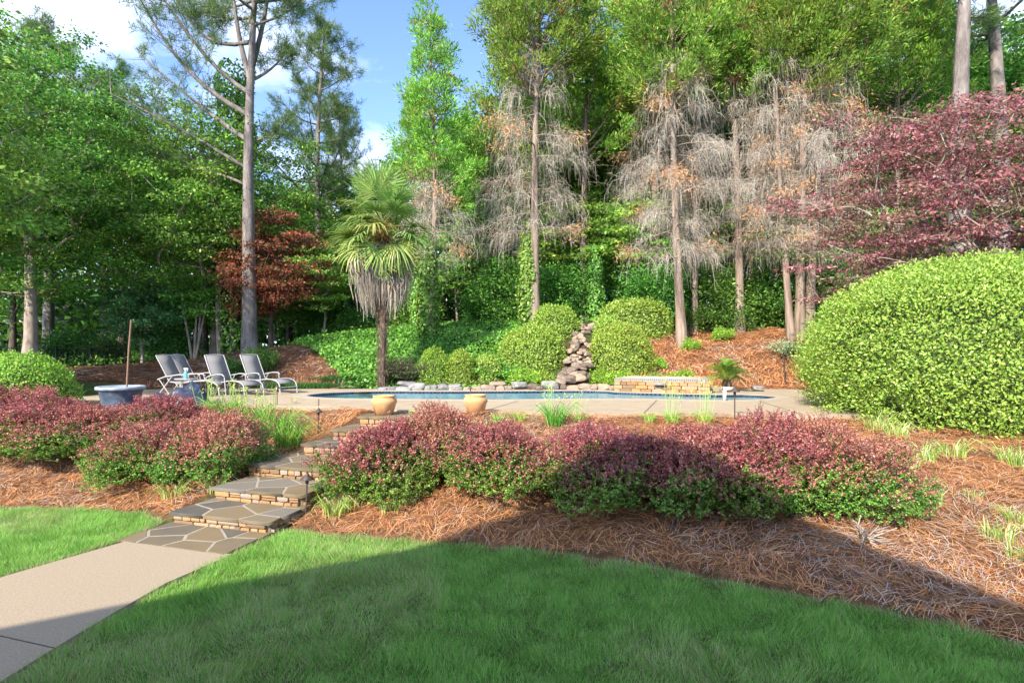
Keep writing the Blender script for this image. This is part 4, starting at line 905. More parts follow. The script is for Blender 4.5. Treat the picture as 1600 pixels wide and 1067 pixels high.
# ---- cedars: green tufted tops, grey dead branches hanging below
CED = [(.12, .235, .03), (.16, .285, .04), (.085, .18, .028), (.22, .335, .055)]
CEDB = [(.26, .19, .05), (.36, .20, .08), (.22, .21, .05)]
DEADC = [(.45, .41, .34), (.52, .48, .41), (.38, .34, .28), (.35, .29, .22)]
RUST = [(.50, .24, .10), (.56, .33, .16), (.44, .22, .10)]
def cedar(H, live0, dead0, nlive, ndead, seed, rt=.2, reach=2.1, deadreach=1.9, per=84, twigs=70, rust=6, lean=(0, 0), bare=.0):
    tr = trunk_path(H, lean, .18, 11); g = Geo(); V, F = tubes(tr, np.linspace(rt * .82, .03, 11) * arr([1.45, 1.05] + [1] * 9), 10); g.add(V, F)
    gl, gd = Geo(), Geo(); at = lambda f: tr[int(min(f * 10, 9))] + (tr[int(min(f * 10, 9)) + 1] - tr[int(min(f * 10, 9))]) * (f * 10 - int(min(f * 10, 9)))
    br, rads = [], []; CC, DD, TT = [], [], []
    for k in range(nlive):
        f = live0 + (.985 - live0) * ((k + rng.random()) / nlive) ** .9; a = at(f); az = k * 2.399 + rng.normal() * .3; q = (f - live0) / (1 - live0)
        ln = reach * (1.0 - .82 * q) * rng.uniform(.55, 1.15) + .15; e = .35 + .55 * q + rng.normal() * .12
        d = arr([math.cos(az) * math.cos(e), math.sin(az) * math.cos(e), math.sin(e)]); s = np.linspace(0, 1, 5)[:, None]
        path = a + d * ln * s + arr([0, 0, .28 * ln]) * s ** 2; br.append(path); rads.append(np.linspace(.02 + .016 * ln, .008, 5))
        m = max(2, int(3.6 * ln + .5))
        for j in range(m):
            t = 1 - .6 * (j + rng.random() * .5) / m; i = t * 4; b = path[int(min(i, 3))] + (path[int(min(i, 3)) + 1] - path[int(min(i, 3))]) * (i - int(min(i, 3)))
            CC.append(b + rng.normal(size=3) * arr([.16, .16, .1])); DD.append(unit((d * .7 + arr([0, 0, .6]) + rng.normal(size=3) * .2)[None])[0]); TT.append(1 if rng.random() < .07 else 0)
    CC, DD, TT = arr(CC), arr(DD), arr(TT); cr_ = rng.uniform(.26, .5, len(CC))
    n = len(CC) * per; c = np.repeat(CC, per, 0); d = np.repeat(DD, per, 0); tt = np.repeat(TT, per)
    dr = unit(rng.normal(size=(n, 3)) + d * .8); P = c + dr * (np.repeat(cr_, per) * rng.random(n) ** .5)[:, None] * arr([1, 1, .75]); D = unit(dr * .8 + d * .6 + rng.normal(size=(n, 3)) * .3); l = rng.uniform(.09, .19, n)
    col = palette(n, CED, .18); cb_ = palette(n, CEDB, .2); mm = (tt > .5) & (rng.random(n) < .7) | (rng.random(n) < .02); col[mm] = cb_[mm]
    V, F = leaves(P, D, rvec(n), l, l * .3, .05); gl.add(V, F, col * np.repeat(rng.uniform(.75, 1.3, (len(CC), 1)), per, 0))
    # dead branches
    TW = []; RC = []
    for k in range(ndead):
        f = dead0 + (live0 + .12 - dead0) * (k + rng.random()) / ndead; a = at(f); az = k * 2.399 + rng.normal() * .4
        ln = deadreach * rng.uniform(.45, 1.1) * (.6 + .5 * (1 - abs(2 * (f - dead0) / (live0 - dead0 + .12) - .7))); e = rng.uniform(-.1, .35)
        d = arr([math.cos(az) * math.cos(e), math.sin(az) * math.cos(e), math.sin(e)]); s = np.linspace(0, 1, 5)[:, None]
        path = a + d * ln * s + arr([0, 0, -.32 * ln]) * s ** 2; br.append(path); rads.append(np.linspace(.013 + .009 * ln, .006, 5))
        m = int(.85 * twigs * ln / deadreach * (1 - bare)) + 3
        t = rng.uniform(.3, 1, m); i = np.minimum((t * 4).astype(int), 3); b = path[i] + (path[i + 1] - path[i]) * (t * 4 - i)[:, None]
        out = unit(d[None] * .9 + rng.normal(size=(m, 3)) * .75); lt = rng.uniform(.3, .95, m)[:, None]
        p1_ = b + out * lt * .45 + arr([0, 0, -.02]); p2_ = p1_ + out * lt * .25 + arr([0, 0, -1]) * lt * .38; p3_ = p2_ + out * lt * .05 + arr([0, 0, -1]) * lt * .45
        TW.append(np.stack([b, p1_, p2_, p3_], 1))
        sb = np.concatenate([p1_, p2_]); o2 = unit(np.tile(out, (2, 1)) * .5 + rng.normal(size=(2 * m, 3)) * .8 + arr([0, 0, -.5])); l2 = rng.uniform(.12, .32, 2 * m)[:, None]
        TW.append(np.stack([sb, sb + o2 * l2 * .4, sb + o2 * l2 * .75 + arr([0, 0, -.15]) * l2, sb + o2 * l2 + arr([0, 0, -.4]) * l2], 1))
        if rng.random() < rust / max(ndead, 1): RC.append(path[-1])
    TW = np.concatenate(TW); V, F = ribbons(TW, rng.uniform(.006, .011, len(TW)), .4)
    gd.add(V, F, np.repeat(palette(len(TW), DEADC, .15), 3, 0))
    if RC:
        RC = arr(RC); n = len(RC) * 160; c = np.repeat(RC, 160, 0); V, F = leaves(c + rng.normal(size=(n, 3)) * arr([.26, .26, .16]), unit(rng.normal(size=(n, 3)) + arr([0, 0, -.5])), rvec(n), rng.uniform(.1, .2, n), .03, .05)
        gd.add(V, F, palette(n, RUST, .15))
    V, F = tubes(arr(br), arr(rads), 4); g.add(V, F)
    return g.mesh('trunk', M_BARKR, True), gl.mesh('crown', M_LEAF), gd.mesh('dead_branches', M_TWIG)
CV = [cedar(15, .52, .22, 95, 46, 1, reach=2.5, deadreach=1.9, twigs=70), cedar(16, .50, .20, 95, 52, 2, reach=2.4, deadreach=2.1, twigs=85, rust=8), cedar(15.5, .62, .24, 70, 54, 3, rt=.18, reach=1.9, deadreach=1.7, twigs=85, rust=9, bare=.35), cedar(13, .42, .25, 60, 34, 4, rt=.16, reach=2.0, deadreach=1.6, twigs=60)]
CEDARS = [(674, 22.8, 12.6, 3, .4, (0, .01), 'cedar with ivy-wrapped foot and pointed green top beside the palm'), (655, 24.5, 10.2, 2, 2.2, (0, -.03), 'thin half-dead cedar stem leaning beside the ivy-footed cedar'),
          (836, 23.2, 17.5, 0, 1.0, (0, .01), 'full green cedar above the clipped bush, skirt of dead grey branches'), (912, 26, 16.5, 3, 2.0, (0, 0), 'green cedar directly over the top of the rock cascade'), (785, 27, 15, 3, 5.0, (0, .02), 'narrow green cedar behind the full cedar'),
          (1066, 21.7, 17.5, 1, 3.1, (0, -.045), 'leaning cedar with drooping grey dead boughs on the straw bank'), (1085, 23.3, 15.5, 2, 4.2, (0, .02), 'slim cedar stem just behind the leaning cedar'),
          (1156, 23.0, 17, 1, 5.1, (0, -.01), 'cedar with bare middle rising from the glossy evergreen bushes'), (1172, 24.6, 16, 2, .9, (0, .015), 'thin bare cedar stem close to the glossy evergreens'), (1236, 21.6, 16.5, 2, 2.6, (0, -.065), 'cedar with flared foot leaning over the spotlight'),
          (1250, 21.9, 17, 1, 3.8, (0, .005), 'upright cedar in the forked pair by the great clipped bush'), (1262, 22.2, 17.5, 0, .2, (0, .075), 'cedar of the forked pair leaning out over the purple maple'), (1020, 26, 17, 0, 4.4, (0, 0), 'green-topped cedar behind the back clipped hedge'), (1392, 25.5, 17.5, 0, 2.9, (0, .02), 'green-topped cedar between the forked pair and the thick pines'), (1450, 29, 18, 3, 1.2, (0, 0), 'far green cedar just in front of the thick pine trunks')]
for u, Yt, H, v, rz, tl, lab in CEDARS:
    s = H / (15, 16, 15.5, 13)[v]; th = .85 if v == 2 else 1.0
    tree('cedar_tree', [('trunk', CV[v][0]), ('crown', CV[v][1])] + ([] if u in (1085, 1172, 912, 1392) else [('dead_branches', CV[v][2])]), xu(u, Yt), Yt, 0, (s * th, s * th, s), lab, group='tall cedars behind the pool', tilt=tl)
for o in [o for o in bpy.data.objects if o.name.startswith('cedar_tree')]:
    for ch in o.children: ch.rotation_euler = (0, 0, (hash_ := (o.location[0] * 1.7) % 6.28))

# ivy on trunks
def ivy_col(H, r0, r1, n, cols=GREEN_MID + GREEN_LITE, size=.13):
    t = rng.random(n) ** .8; a = rng.uniform(0, 6.28, n); r = (r0 + (r1 - r0) * t) * (.7 + .6 * noise3(np.stack([a * .9, t * H * 1.3, t * 0], 1)))
    P = np.stack([r * np.cos(a), r * np.sin(a), t * H], 1); Nn = unit(np.stack([np.cos(a), np.sin(a), np.full(n, .35)], 1) + rng.normal(size=(n, 3)) * .35)
    V, F = leaves(P, unit(rng.normal(size=(n, 3)) * .5 + arr([0, 0, -.9])), Nn, size * rng.uniform(.7, 1.3, n), size * .8); g = Geo(); g.add(V, F, palette(n, cols)); return g.mesh('ivy', M_LEAFG)
IV = [ivy_col(4.2, .55, .28, 2600), ivy_col(12.3, .6, .75, 8500, GREEN_MID)]
for nm, u, Yt, v, s, lab in (('ivy', 668, 22.7, 0, 1.0, 'ivy climbing the foot of the pointed cedar beside the palm'), ('ivy', 656, 24.4, 0, .9, 'ivy on the thin leaning cedar stem'), ('ivy', 825, 23.4, 0, .95, 'ivy column beside the full green cedar trunk'), ('ivy', 930, 25, 0, .8, 'ivy on the trunk above the rock cascade'),
                         ('ivy', 366, 25.5, 1, 1.05, 'tall ivy column just behind the tallest pine'), ('ivy', 760, 27.5, 1, .68, 'ivy-smothered trunk in the woods behind the ivy bank')):
    x = xu(u, Yt); put(nm, IV[v], None, (x, Yt, gz(x, Yt) - .05), (0, 0, u), (s, s, s), label=lab, cat='ivy', group='ivy climbing tree trunks')
g = Geo(); add_tube(g, trunk_path(12.3, (.2, 0), .1, 7), np.linspace(.24, .1, 7), 8); x = xu(366, 25.5); 
put('dead_snag', g.mesh('snag', M_BARKD, True), None, (x, 25.5, gz(x, 25.5)), label='bare dark trunk inside the tall ivy column', cat='tree trunk')
g = Geo(); add_tube(g, trunk_path(9, (.2, 0), .1, 7), np.linspace(.2, .08, 7), 8); x = xu(760, 27.5); put('dead_snag', g.mesh('snag', M_BARKD, True), None, (x, 27.5, gz(x, 27.5)), label='bare trunk under ivy in the woods behind the ivy bank', cat='tree trunk')

# ---- maples and small trees
RED = [(.17, .045, .032), (.24, .07, .045), (.12, .04, .028), (.09, .06, .025)]
rm = decid(4.6, 1.1, 2.0, 80, 150, .11, RED, .6, 31, rt=.10, flat=.3, lw=.5)
tree('red_maple', [('trunk', rm[0]), ('crown', rm[1])], xu(425, 24.5), 24.5, .4, (1.12, 1.0, 1.3), 'small red-leaved maple in front of the tallest pine')
PUR = [(.19, .065, .085), (.25, .10, .12), (.14, .05, .065), (.31, .145, .165), (.08, .09, .04)]
C = crown_centres(330, (0, 0, 4.9), (4.6, 3.6, 3.3), .28, .4, 7); C = C[C[:, 2] > 1.7]
gt = skeleton_geo(trunk_path(3.4, (.2, 0), .25), .2, C)
up_ = np.clip((C[:, 2] - 2) / 5, 0, 1); gcol = np.where((rng.random(len(C)) < .42 - .36 * up_)[:, None], arr([[.6, 1.2, .6]]), 1.0) * rng.uniform(.8, 1.2, (len(C), 1))
V, F, col = cluster_leaves(C, .54, 230, .10, PUR, .2, .3, ccol=gcol, aspect=.45); gc = Geo(); gc.add(V, F, col)
tree('purple_maple', [('trunk', gt.mesh('trunk', M_BARKG, True)), ('crown', gc.mesh('crown', M_LEAF))], xu(1520, 15.6), 15.6, 0, (1.05, 1, 1.0), 'wide purple-leaved maple spreading above the great clipped bush')
sg = decid(3.6, .9, 1.5, 55, 170, .12, GREEN_BLUE, .55, 33, rt=.075, flat=.4, bark=M_BARKG)
tree('young_tree', [('trunk', sg[0]), ('crown', sg[1])], xu(222, 24.8), 24.8, 0, 1.0, 'small blue-green young tree with pale trunk behind the planter')
dg = decid(4.6, 1.6, 2.2, 60, 150, .13, GREEN_LITE, .65, 34, rt=.07, flat=.22, bark=M_BARKG)
for u, Yt, s, lab in ((505, 26.5, 1.0, 'small bright green layered tree behind the ivy bank'), (715, 29, 1.15, 'light green layered tree beyond the ivy-footed cedar'), (305, 26, .85, 'slender multi-stemmed small tree behind the loungers'), (425, 27.5, .8, 'small light tree just past the tallest pine'), (895, 27.5, 1.3, 'bright layered tree behind the top of the cascade'), (985, 26.2, 1.25, 'bright layered tree above the broad clipped hedge'), (1120, 26.6, 1.35, 'bright layered tree behind the glossy evergreens'), (1200, 26.0, 1.25, 'bright layered tree in the gap of the bare cedar stems'), (1300, 26.5, 1.3, 'bright layered tree past the forked cedars'), (770, 29.5, 1.35, 'bright layered tree over the ivy-smothered trunk')):
    tree('understorey_tree', [('trunk', dg[0]), ('crown', dg[1])], xu(u, Yt), Yt, u * .7, s, lab, group='small layered understorey trees')
g = Geo()
for k, (dx, dz) in enumerate(((-.6, 2.6), (.1, 2.9), (.5, 2.5), (.25, 2.2))): add_tube(g, [(dx * .1, 0, -.1), (dx * .4, .05 * k, dz * .4), (dx, .1, dz)], np.array([.06, .05, .03]), 6)
x = xu(303, 25); put('myrtle_stems', g.mesh('stems', M_BARKG, True), None, (x, 25, gz(x, 25)), label='cluster of pale slanting myrtle stems behind the paired loungers', cat='tree')
for u, Yt, lab in ((346, 25.5, 'pale bare trunk between the myrtle stems and the tallest pine'), (338, 26.3, 'lighter thin trunk close behind another, before the tallest pine')):
    g = Geo(); add_tube(g, trunk_path(7.5, (-.3, 0), .2, 8), np.linspace(.17, .07, 8), 8); x = xu(u, Yt); put('bare_trunk', g.mesh('bare_trunk', M_BARKG, True), None, (x, Yt, gz(x, Yt)), label=lab, cat='tree trunk')

# ---- evergreen bushes
def bush(rx, ry, h, ncl, per, leaf, cols, clr, seed, lmat=M_LEAFG, lw=.42):
    C = crown_centres(ncl, (0, 0, h * .48), (rx, ry, h * .55), .25, .3, seed); C = C[C[:, 2] > .08]
    g = Geo(); P = []
    for c in C[:: max(1, len(C) // 24)]: P.append(np.stack([c * arr([.1, .1, 0]), c * arr([.45, .45, .5]), c]))
    V, F = tubes(arr(P), arr([[.025, .016, .008]] * len(P)), 4); g.add(V, F)
    V, F, col = cluster_leaves(C, clr, per, leaf, cols, .7, .05, up=.7, aspect=lw, ccol=rng.uniform(.75, 1.25, (len(C), 1)) * np.ones((1, 3))); gc = Geo(); gc.add(V, F, col)
    return g.mesh('stems', M_BARKD), gc.mesh('foliage', lmat)
LAUR = [(.075, .19, .03), (.10, .24, .035), (.055, .14, .025), (.15, .30, .05)]
EB = [bush(1.6, 1.3, 2.6, 100, 120, .14, LAUR, .5, 41), bush(1.3, 1.2, 1.9, 80, 120, .13, LAUR + GREEN_DARK, .45, 42)]
for u, Yt, s, v, lab in ((1115, 24.2, 1.0, 0, 'glossy evergreen bush between the leaning cedar and its neighbour'), (1185, 25.0, 1.05, 0, 'glossy evergreen bush behind the bare cedar stems'), (1215, 24.4, .95, 1, 'lower glossy evergreen beside the forked cedars'), (1090, 23.6, .6, 1, 'small evergreen bush at the foot of the slim cedar'),
                         (1145, 23.3, .55, 1, 'low evergreen in front of the glossy bushes on the straw bank'), (1030, 24.6, 1.0, 0, 'dark evergreen bush behind the back clipped hedge'), (795, 25.6, 1.1, 0, 'dark evergreen bush at the upper end of the ivy bank'), (760, 26.5, .9, 1, 'dark evergreen beside the ivy-smothered trunk'), (880, 26, 1.0, 0, 'dark evergreen filling the gap above the cascade'),
                         (960, 27, 1.1, 0, 'dark evergreen beyond the back clipped hedge and cascade'), (1300, 24.5, 1.3, 0, 'green bush under the purple maple by the forked cedars'), (268, 26, .85, 1, 'dark rounded bush behind the loungers near the fence'), (520, 29, 1.0, 0, 'dense green bush in the woods beyond the palm'), (560, 27.5, .8, 1, 'low dark bush behind the ivy bank near the palm'), (1370, 20, 1.2, 0, 'dark green bush in the shade below the purple maple'), (110, 29, 1.0, 1, 'light bush along the black fence'), (165, 28.6, .75, 1, 'pale bush behind the fence beside the blue-green young tree'), (640, 27.6, .9, 0, 'dark green bush behind the ivy-footed cedar')):
    o = tree('evergreen_bush', [('stems', EB[v][0]), ('foliage', EB[v][1])], xu(u, Yt), Yt, u, s, lab, cat='bush', group='evergreen bushes')
for u, v_, Yt, s, lab in ((357, 0, 19.4, .36, 'small dark shrub behind the loungers on the straw bank'), (408, 0, 20.0, .42, 'second small shrub on the straw bank behind the end lounger')):
    tree('evergreen_bush', [('stems', EB[1][0]), ('foliage', EB[1][1])], xu(u, Yt), Yt, u, s, lab, cat='bush', group='evergreen bushes')

# ---- clipped mounds
def mound(n, leaf, cols, seed, pw=2.6, bumps=.06, lw=.5, tiers=0.0, zc=.3):
    d = rvec(int(n * 1.6)); d[:, 2] = np.where(d[:, 2] < -.55, -d[:, 2], d[:, 2]); d = d[:n] if len(d) >= n else d
    k = (np.abs(d[:, 0]) ** pw + np.abs(d[:, 1]) ** pw + np.abs(d[:, 2]) ** pw) ** (-1 / pw)
    b = 1 + bumps * (noise3(d * 3.0 + seed) - .5) * 2 + bumps * .55 * (noise3(d * 8 + seed) - .5) * 2
    low = np.clip((-d[:, 2] + .05) / .5, 0, 1)
    b = b * (1 - tiers * low * (.35 + .65 * (noise3(np.stack([d[:, 0] * 4, d[:, 1] * 4, d[:, 2] * 11], 1) + seed) > .52)))
    depth_ = rng.random(len(d)) ** 2.2
    P = d * (k * b * (1 - .09 * depth_))[:, None]
    nrm_ = unit(np.sign(d) * np.abs(d * k[:, None]) ** (pw - 1) + 1e-6)
    D = unit(nrm_ * .35 + rng.normal(size=d.shape) * .6 + arr([0, 0, .3])); Nn = unit(nrm_ * 1.0 + rng.normal(size=d.shape) * .42 + arr([0, 0, .25]))
    sz = leaf * rng.uniform(.6, 1.3, len(d)); col = palette(len(d), cols, .2)
    P = P * (1 + .085 * rng.random((len(P), 1)) ** 3)
    P[:, 2] = (P[:, 2] + zc) / (1 + zc)
    P[:, 0] *= 1; keep = P[:, 2] > .02
    return P[keep], D[keep], Nn[keep], sz[keep], col[keep]
def mound_obj(name, x, y, w, d, h, n, leaf, cols, seed, label, group=None, lw=.5, z=None, tiers=0.0, bumps=.085, pw=2.4, cat='clipped bush', lmat=M_LEAFG, zc=.3):
    P, D, Nn, sz, col = mound(n, 1, cols, seed, pw=pw, bumps=bumps, tiers=tiers, zc=zc)
    P = P * arr([w / 2, d / 2, h]); V, F = leaves(P, D, Nn, sz * leaf, sz * leaf * lw); g = Geo(); g.add(V, F, col)
    o = empty(name, (x, y, gz(x, y) if z is None else z), label=label, cat=cat, group=group)
    put('foliage', g.mesh('foliage', lmat), o)
    V, F = ico(3); k = (np.abs(V) ** pw).sum(1) ** (-1 / pw); V = V * (k * (.84 - .35 * tiers * np.clip(-V[:, 2] + .1, 0, 1)) * (1 + .12 * (noise3(V * 3 + seed) - .5)))[:, None]; V[:, 2] = (V[:, 2] + zc) / (1 + zc); V[:, 2] = np.maximum(V[:, 2], -.02)
    g = Geo(); g.add(V * arr([w / 2, d / 2, h]), F); put('branches', g.mesh('inner_branches', M_CORE), o)
    return o
M_CORE = stops_mat('inner_twigs', [(.35, (.06, .10, .02)), (.6, (.10, .16, .035)), (.75, (.13, .18, .05))], 18, rough=.9, bump=1, dist=.05)
BOX = [(.18, .30, .035), (.225, .35, .05), (.14, .25, .03), (.28, .39, .065)]
BOXY = [(.22, .34, .05), (.27, .39, .07), (.17, .29, .04), (.32, .43, .10)]
HOL = [(.20, .31, .045), (.245, .355, .06), (.155, .255, .04), (.30, .40, .085)]
def mpx(u, Yt, wpx, vtop, n, leaf, cols, seed, lab, dep=.9, **kw):
    x = xu(u, Yt); w = wpx / FOC * Yt; zg = min(gz(x, Yt), gz(x, Yt - w * dep * .42)) - .1; h = zv(vtop, Yt) - zg; kw.setdefault('zc', .22)
    return mound_obj('clipped_bush', x, Yt, w, w * dep, h, n, leaf, cols, seed, lab, 'clipped bushes round the pool', z=zg, **kw)
mpx(678, 19.1, 46, 547, 6500, .055, BOX, 1, 'round clipped box bush next to the dark shrub behind the pool')
mpx(720, 19.0, 44, 551, 6500, .055, BOX, 2, 'second round clipped box bush beside its taller twin')
mpx(763, 19.3, 44, 556, 5000, .06, BOXY, 3, 'low yellow-green clipped bush beside the two box balls')
mpx(832, 20.3, 104, 512, 17000, .075, BOX + BOXY, 4, 'big clipped mound on the palm side of the rock cascade', bumps=.05, pw=2.3)
mpx(867, 22.3, 74, 478, 9000, .08, HOL + BOX, 5, 'upper clipped mound above the big one by the cascade', pw=2.2)
mpx(970, 20.2, 98, 508, 17000, .075, BOX + BOXY, 6, 'big clipped mound facing its twin across the rock cascade', bumps=.05, pw=2.3)
mpx(990, 22.9, 112, 471, 12000, .085, HOL, 7, 'broad flat-topped clipped hedge above the cascade', dep=.5, pw=3)
mpx(950, 21.6, 46, 494, 4500, .08, BOXY, 8, 'small light clipped mound tucked beside the cascade top')
mpx(800, 21.6, 80, 532, 7000, .08, BOX, 18, 'loose green mound behind the low yellow-green bush', pw=2.1)
mpx(28, 12.2, 165, 557, 16000, .06, BOX, 9, 'bright green domed bush beside the blue-grey planter', pw=2.1)
x, y = 9.95, 11.6; o = mound_obj('clipped_bush', x, y, 7.5, 5.6, 3.45, 125000, .062, HOL + BOX[:1], 10, 'great domed clipped bush beside the red shrubs, bare dark beneath', 'clipped bushes round the pool', z=.66, tiers=.2, bumps=.035, pw=2.35, lw=.52, zc=.5)
g = Geo()
for k in range(34):
    a = rng.uniform(2.6, 6.4); r0 = rng.uniform(.3, 1.6); g0 = arr([r0 * math.cos(a), r0 * .7 * math.sin(a), -.1]); e_ = arr([math.cos(a) * rng.uniform(2.2, 3.3), math.sin(a) * rng.uniform(1.6, 2.3), rng.uniform(.5, .9)])
    add_tube(g, [g0, (g0 + e_) / 2 + arr([0, 0, .12]), e_], np.array([.03, .02, .008]), 5)
put('stems', g.mesh('stems', M_BARKD), o)
# bright perennials at the bank foot
PER = [(.22, .38, .05), (.28, .42, .07), (.17, .31, .04)]
pb = bush(.5, .45, .55, 34, 70, .085, PER, .17, 51, M_LEAF, .5)
for u, Yt, s, lab in ((822, 18.75, 1.05, 'bright leafy perennial under the big clipped mound'), (855, 18.7, .8, 'small bright perennial by the cascade foot, palm side'), (935, 18.65, .85, 'bright perennial at the cascade foot beside the spa'), (970, 18.7, .9, 'yellow-green perennial behind the raised spa'), (948, 19.0, 1.0, 'taller bright perennial between mound and spa'), (1020, 18.9, .8, 'bright leafy tuft on the straw bank behind the spa'),
                      (1064, 18.9, .95, 'bright leafy clump on the straw bank near the sago palm'), (1080, 21.4, .7, 'leafy green clump at the leaning cedar foot'), (1026, 20.2, .6, 'small green seedling clump beside the clipped mound'), (1130, 22.2, .8, 'green leafy patch on the upper straw bank')):
    tree('perennial', [('stems', pb[0]), ('foliage', pb[1])], xu(u, Yt), Yt, u, s, lab, cat='plant', group='bright leafy perennials')
ds = bush(.75, .5, .75, 40, 90, .05, [(.07, .05, .04), (.10, .06, .05), (.06, .09, .03)], .22, 52)
tree('dark_shrub', [('stems', ds[0]), ('foliage', ds[1])], xu(636, 19.0), 19.0, 0, (1.25, 1, 1), 'dusky brown-leaved low shrub between palm and box bush', cat='bush')
lt_ = bush(.6, .5, .35, 26, 60, .07, [(.30, .40, .22), (.24, .36, .16), (.36, .44, .28)], .16, 53)
for u, Yt, s, lab in ((1228, 20.6, 1.1, 'pale variegated ground plant at the foot of the flared cedar'), (1262, 19.8, .9, 'pale variegated ground plant by the great clipped bush')):
    tree('ground_plant', [('stems', lt_[0]), ('foliage', lt_[1])], xu(u, Yt), Yt, u, s, lab, cat='plant', group='pale variegated ground plants')

# ---- ivy bank
n = 42000; Xi = rng.uniform(-9.6, 2, n * 2); Yi = rng.uniform(18.6, 26, n * 2); ok = sdf(IVY, Xi, Yi) + .5 * (noise3(np.stack([Xi * 1.5, Yi * 1.5, Xi * 0], 1)) - .5) > 0; Xi, Yi = Xi[ok][:n], Yi[ok][:n]; n = len(Xi)
e = .1; Zi = ground(Xi, Yi); gnx = (ground(Xi + e, Yi) - Zi) / e; gny = (ground(Xi, Yi + e) - Zi) / e; Nn = unit(np.stack([-gnx, -gny, np.ones(n)], 1))
P = np.stack([Xi, Yi, Zi], 1) + Nn * (rng.random(n) * .12 + .30 * noise3(np.stack([Xi * 1.4, Yi * 1.4, Xi * 0 + 4], 1)))[:, None]; sz = rng.uniform(.07, .13, n)
V, F = leaves(P, unit(rng.normal(size=(n, 3)) + arr([0, -.5, -.1])), unit(Nn + rng.normal(size=(n, 3)) * .4 + arr([0, -.25, 0])), sz, sz * .85); g = Geo(); g.add(V, F, palette(n, [(.09, .21, .03), (.12, .26, .035), (.065, .16, .025), (.17, .32, .05)]))
put('ivy_bank', g.mesh('ivy_bank', M_LEAFG), None, kind='stuff', label='dense ivy covering the bank behind the palm')
# low dark grass strip at the foot of the bank
n = 9000; Xi = rng.uniform(-8.6, -4.9, n); Yi = 18.75 + rng.normal(size=n) * .16 + .25 * np.sin(Xi * 2); Zi = ground(Xi, Yi); l = rng.uniform(.12, .28, n)
V, F = leaves(np.stack([Xi, Yi, Zi], 1), unit(rng.normal(size=(n, 3)) * .5 + arr([0, 0, 1])), rvec(n), l, .016, 0); g = Geo(); g.add(V, F, palette(n, [(.05, .13, .03), (.07, .17, .035), (.04, .10, .03)])); put('border_grass', g.mesh('border_grass', M_GRASS), None, kind='stuff', label='strip of dark border grass along the bank foot beside the deck')

# ---- palm
PALM = [(.18, .28, .075), (.23, .34, .10), (.14, .24, .06)]; PALMY = [(.32, .36, .10), (.26, .33, .08), (.20, .29, .07)]; STRAWC = [(.42, .37, .30), (.50, .45, .37), (.34, .29, .23), (.29, .23, .17)]
def fan(seed, cols, droop=.3, nseg=34, R0=.62):
    g = Geo(); pet = np.stack([np.linspace(0, .62, 5), np.zeros(5), -.04 * np.linspace(0, 1, 5) ** 2], 1); V, F = tubes(pet, np.linspace(.02, .011, 5), 5); g.add(V, F, (.17, .21, .07))
    hub = pet[-1]; a = np.linspace(-2.0, 2.0, nseg) + rng.normal(size=nseg) * .03; L_ = R0 * (.72 + .28 * np.cos(a * .6)) * rng.uniform(.9, 1.08, nseg)
    d = np.stack([np.cos(a), np.sin(a), .22 * np.abs(np.sin(a * 1.1))], 1); s = np.array([.02, .4, .75, 1.0])
    drp = droop * rng.uniform(.6, 1.4, nseg)
    path = hub + d[:, None, :] * (L_[:, None] * s)[:, :, None]; path[:, :, 2] -= (drp[:, None] * L_[:, None] * np.clip(s - .35, 0, 1) ** 2 * 1.6)
    path[:, :, 0] -= (drp[:, None] * .25 * L_[:, None] * np.clip(s - .5, 0, 1) ** 2) * np.cos(a)[:, None]
    V, F = ribbons(path, .05, .2, side=np.tile(arr([[0, 0, 1]]), (nseg, 1))); g.add(V, F, np.repeat(palette(nseg, cols, .12), 3, 0)); return g.mesh('frond', M_LEAFG)
FAN = [fan(1, PALM, .25), fan(2, PALM, .5), fan(3, PALMY, .6), fan(4, PALM + PALMY, .9)]
xP, yP = xu(596, 18.6), 18.6; zP = gz(xP, yP); hP = zv(352, yP) - zP
palm = empty('fan_palm', (xP, yP, zP), label='windmill palm with shaggy grey skirt standing behind the pool', cat='palm tree')
g = Geo(); tp = np.stack([.05 * np.sin(np.linspace(0, 3, 14)), .02 * np.linspace(0, 1, 14), np.linspace(-.2, hP, 14)], 1); V, F = tubes(tp, np.array([.15, .11] + [.10] * 4 + [.11, .13, .16, .18, .2, .2, .18, .12]), 12); g.add(V, F)
n = 1500; a = rng.uniform(0, 6.28, n); zz = rng.uniform(0, hP, n); rr = .11 + .07 * (zz / hP); P0 = np.stack([rr * np.cos(a) + .03, rr * np.sin(a), zz], 1); o_ = np.stack([np.cos(a), np.sin(a), np.zeros(n)], 1)
path = np.stack([P0, P0 + o_ * .04 + arr([0, 0, .02]), P0 + o_ * rng.uniform(.03, .09, (n, 1)) - arr([0, 0, .14])], 1); V, F = ribbons(path, .02, .3); g.add(V, F)
put('trunk', g.mesh('palm_trunk', M_PALMB), palm)
for k in range(42):
    e = R(80 - 138 * (k / 41) ** .85 + rng.normal() * 6); az = k * 2.399 + rng.normal() * .2; v = 0 if e > .6 else (1 if e > .05 else rng.choice([1, 2, 3]))
    if e > .05 and rng.random() < .2: v = 2
    s = rng.uniform(1.3, 1.65); put('frond', FAN[int(v)], palm, (.05, 0, hP + .05 + .25 * math.sin(e) - .1), (rng.normal() * .25, -e, az), (s, s, s))
n = 2600; a = rng.uniform(0, 6.28, n); z0_ = hP - .6 - rng.random(n) * 1.35; lob = noise3(np.stack([np.cos(a) * 1.5, np.sin(a) * 1.5, z0_ * 1.2], 1)); r0 = rng.uniform(.1, .45, n); r1 = r0 + (.1 + .75 * lob) * rng.uniform(.4, 1, n) * np.clip(1.45 - (hP - z0_) * .42, .25, 1); ln = rng.uniform(.3, 1.0, n) * (.6 + .9 * lob)
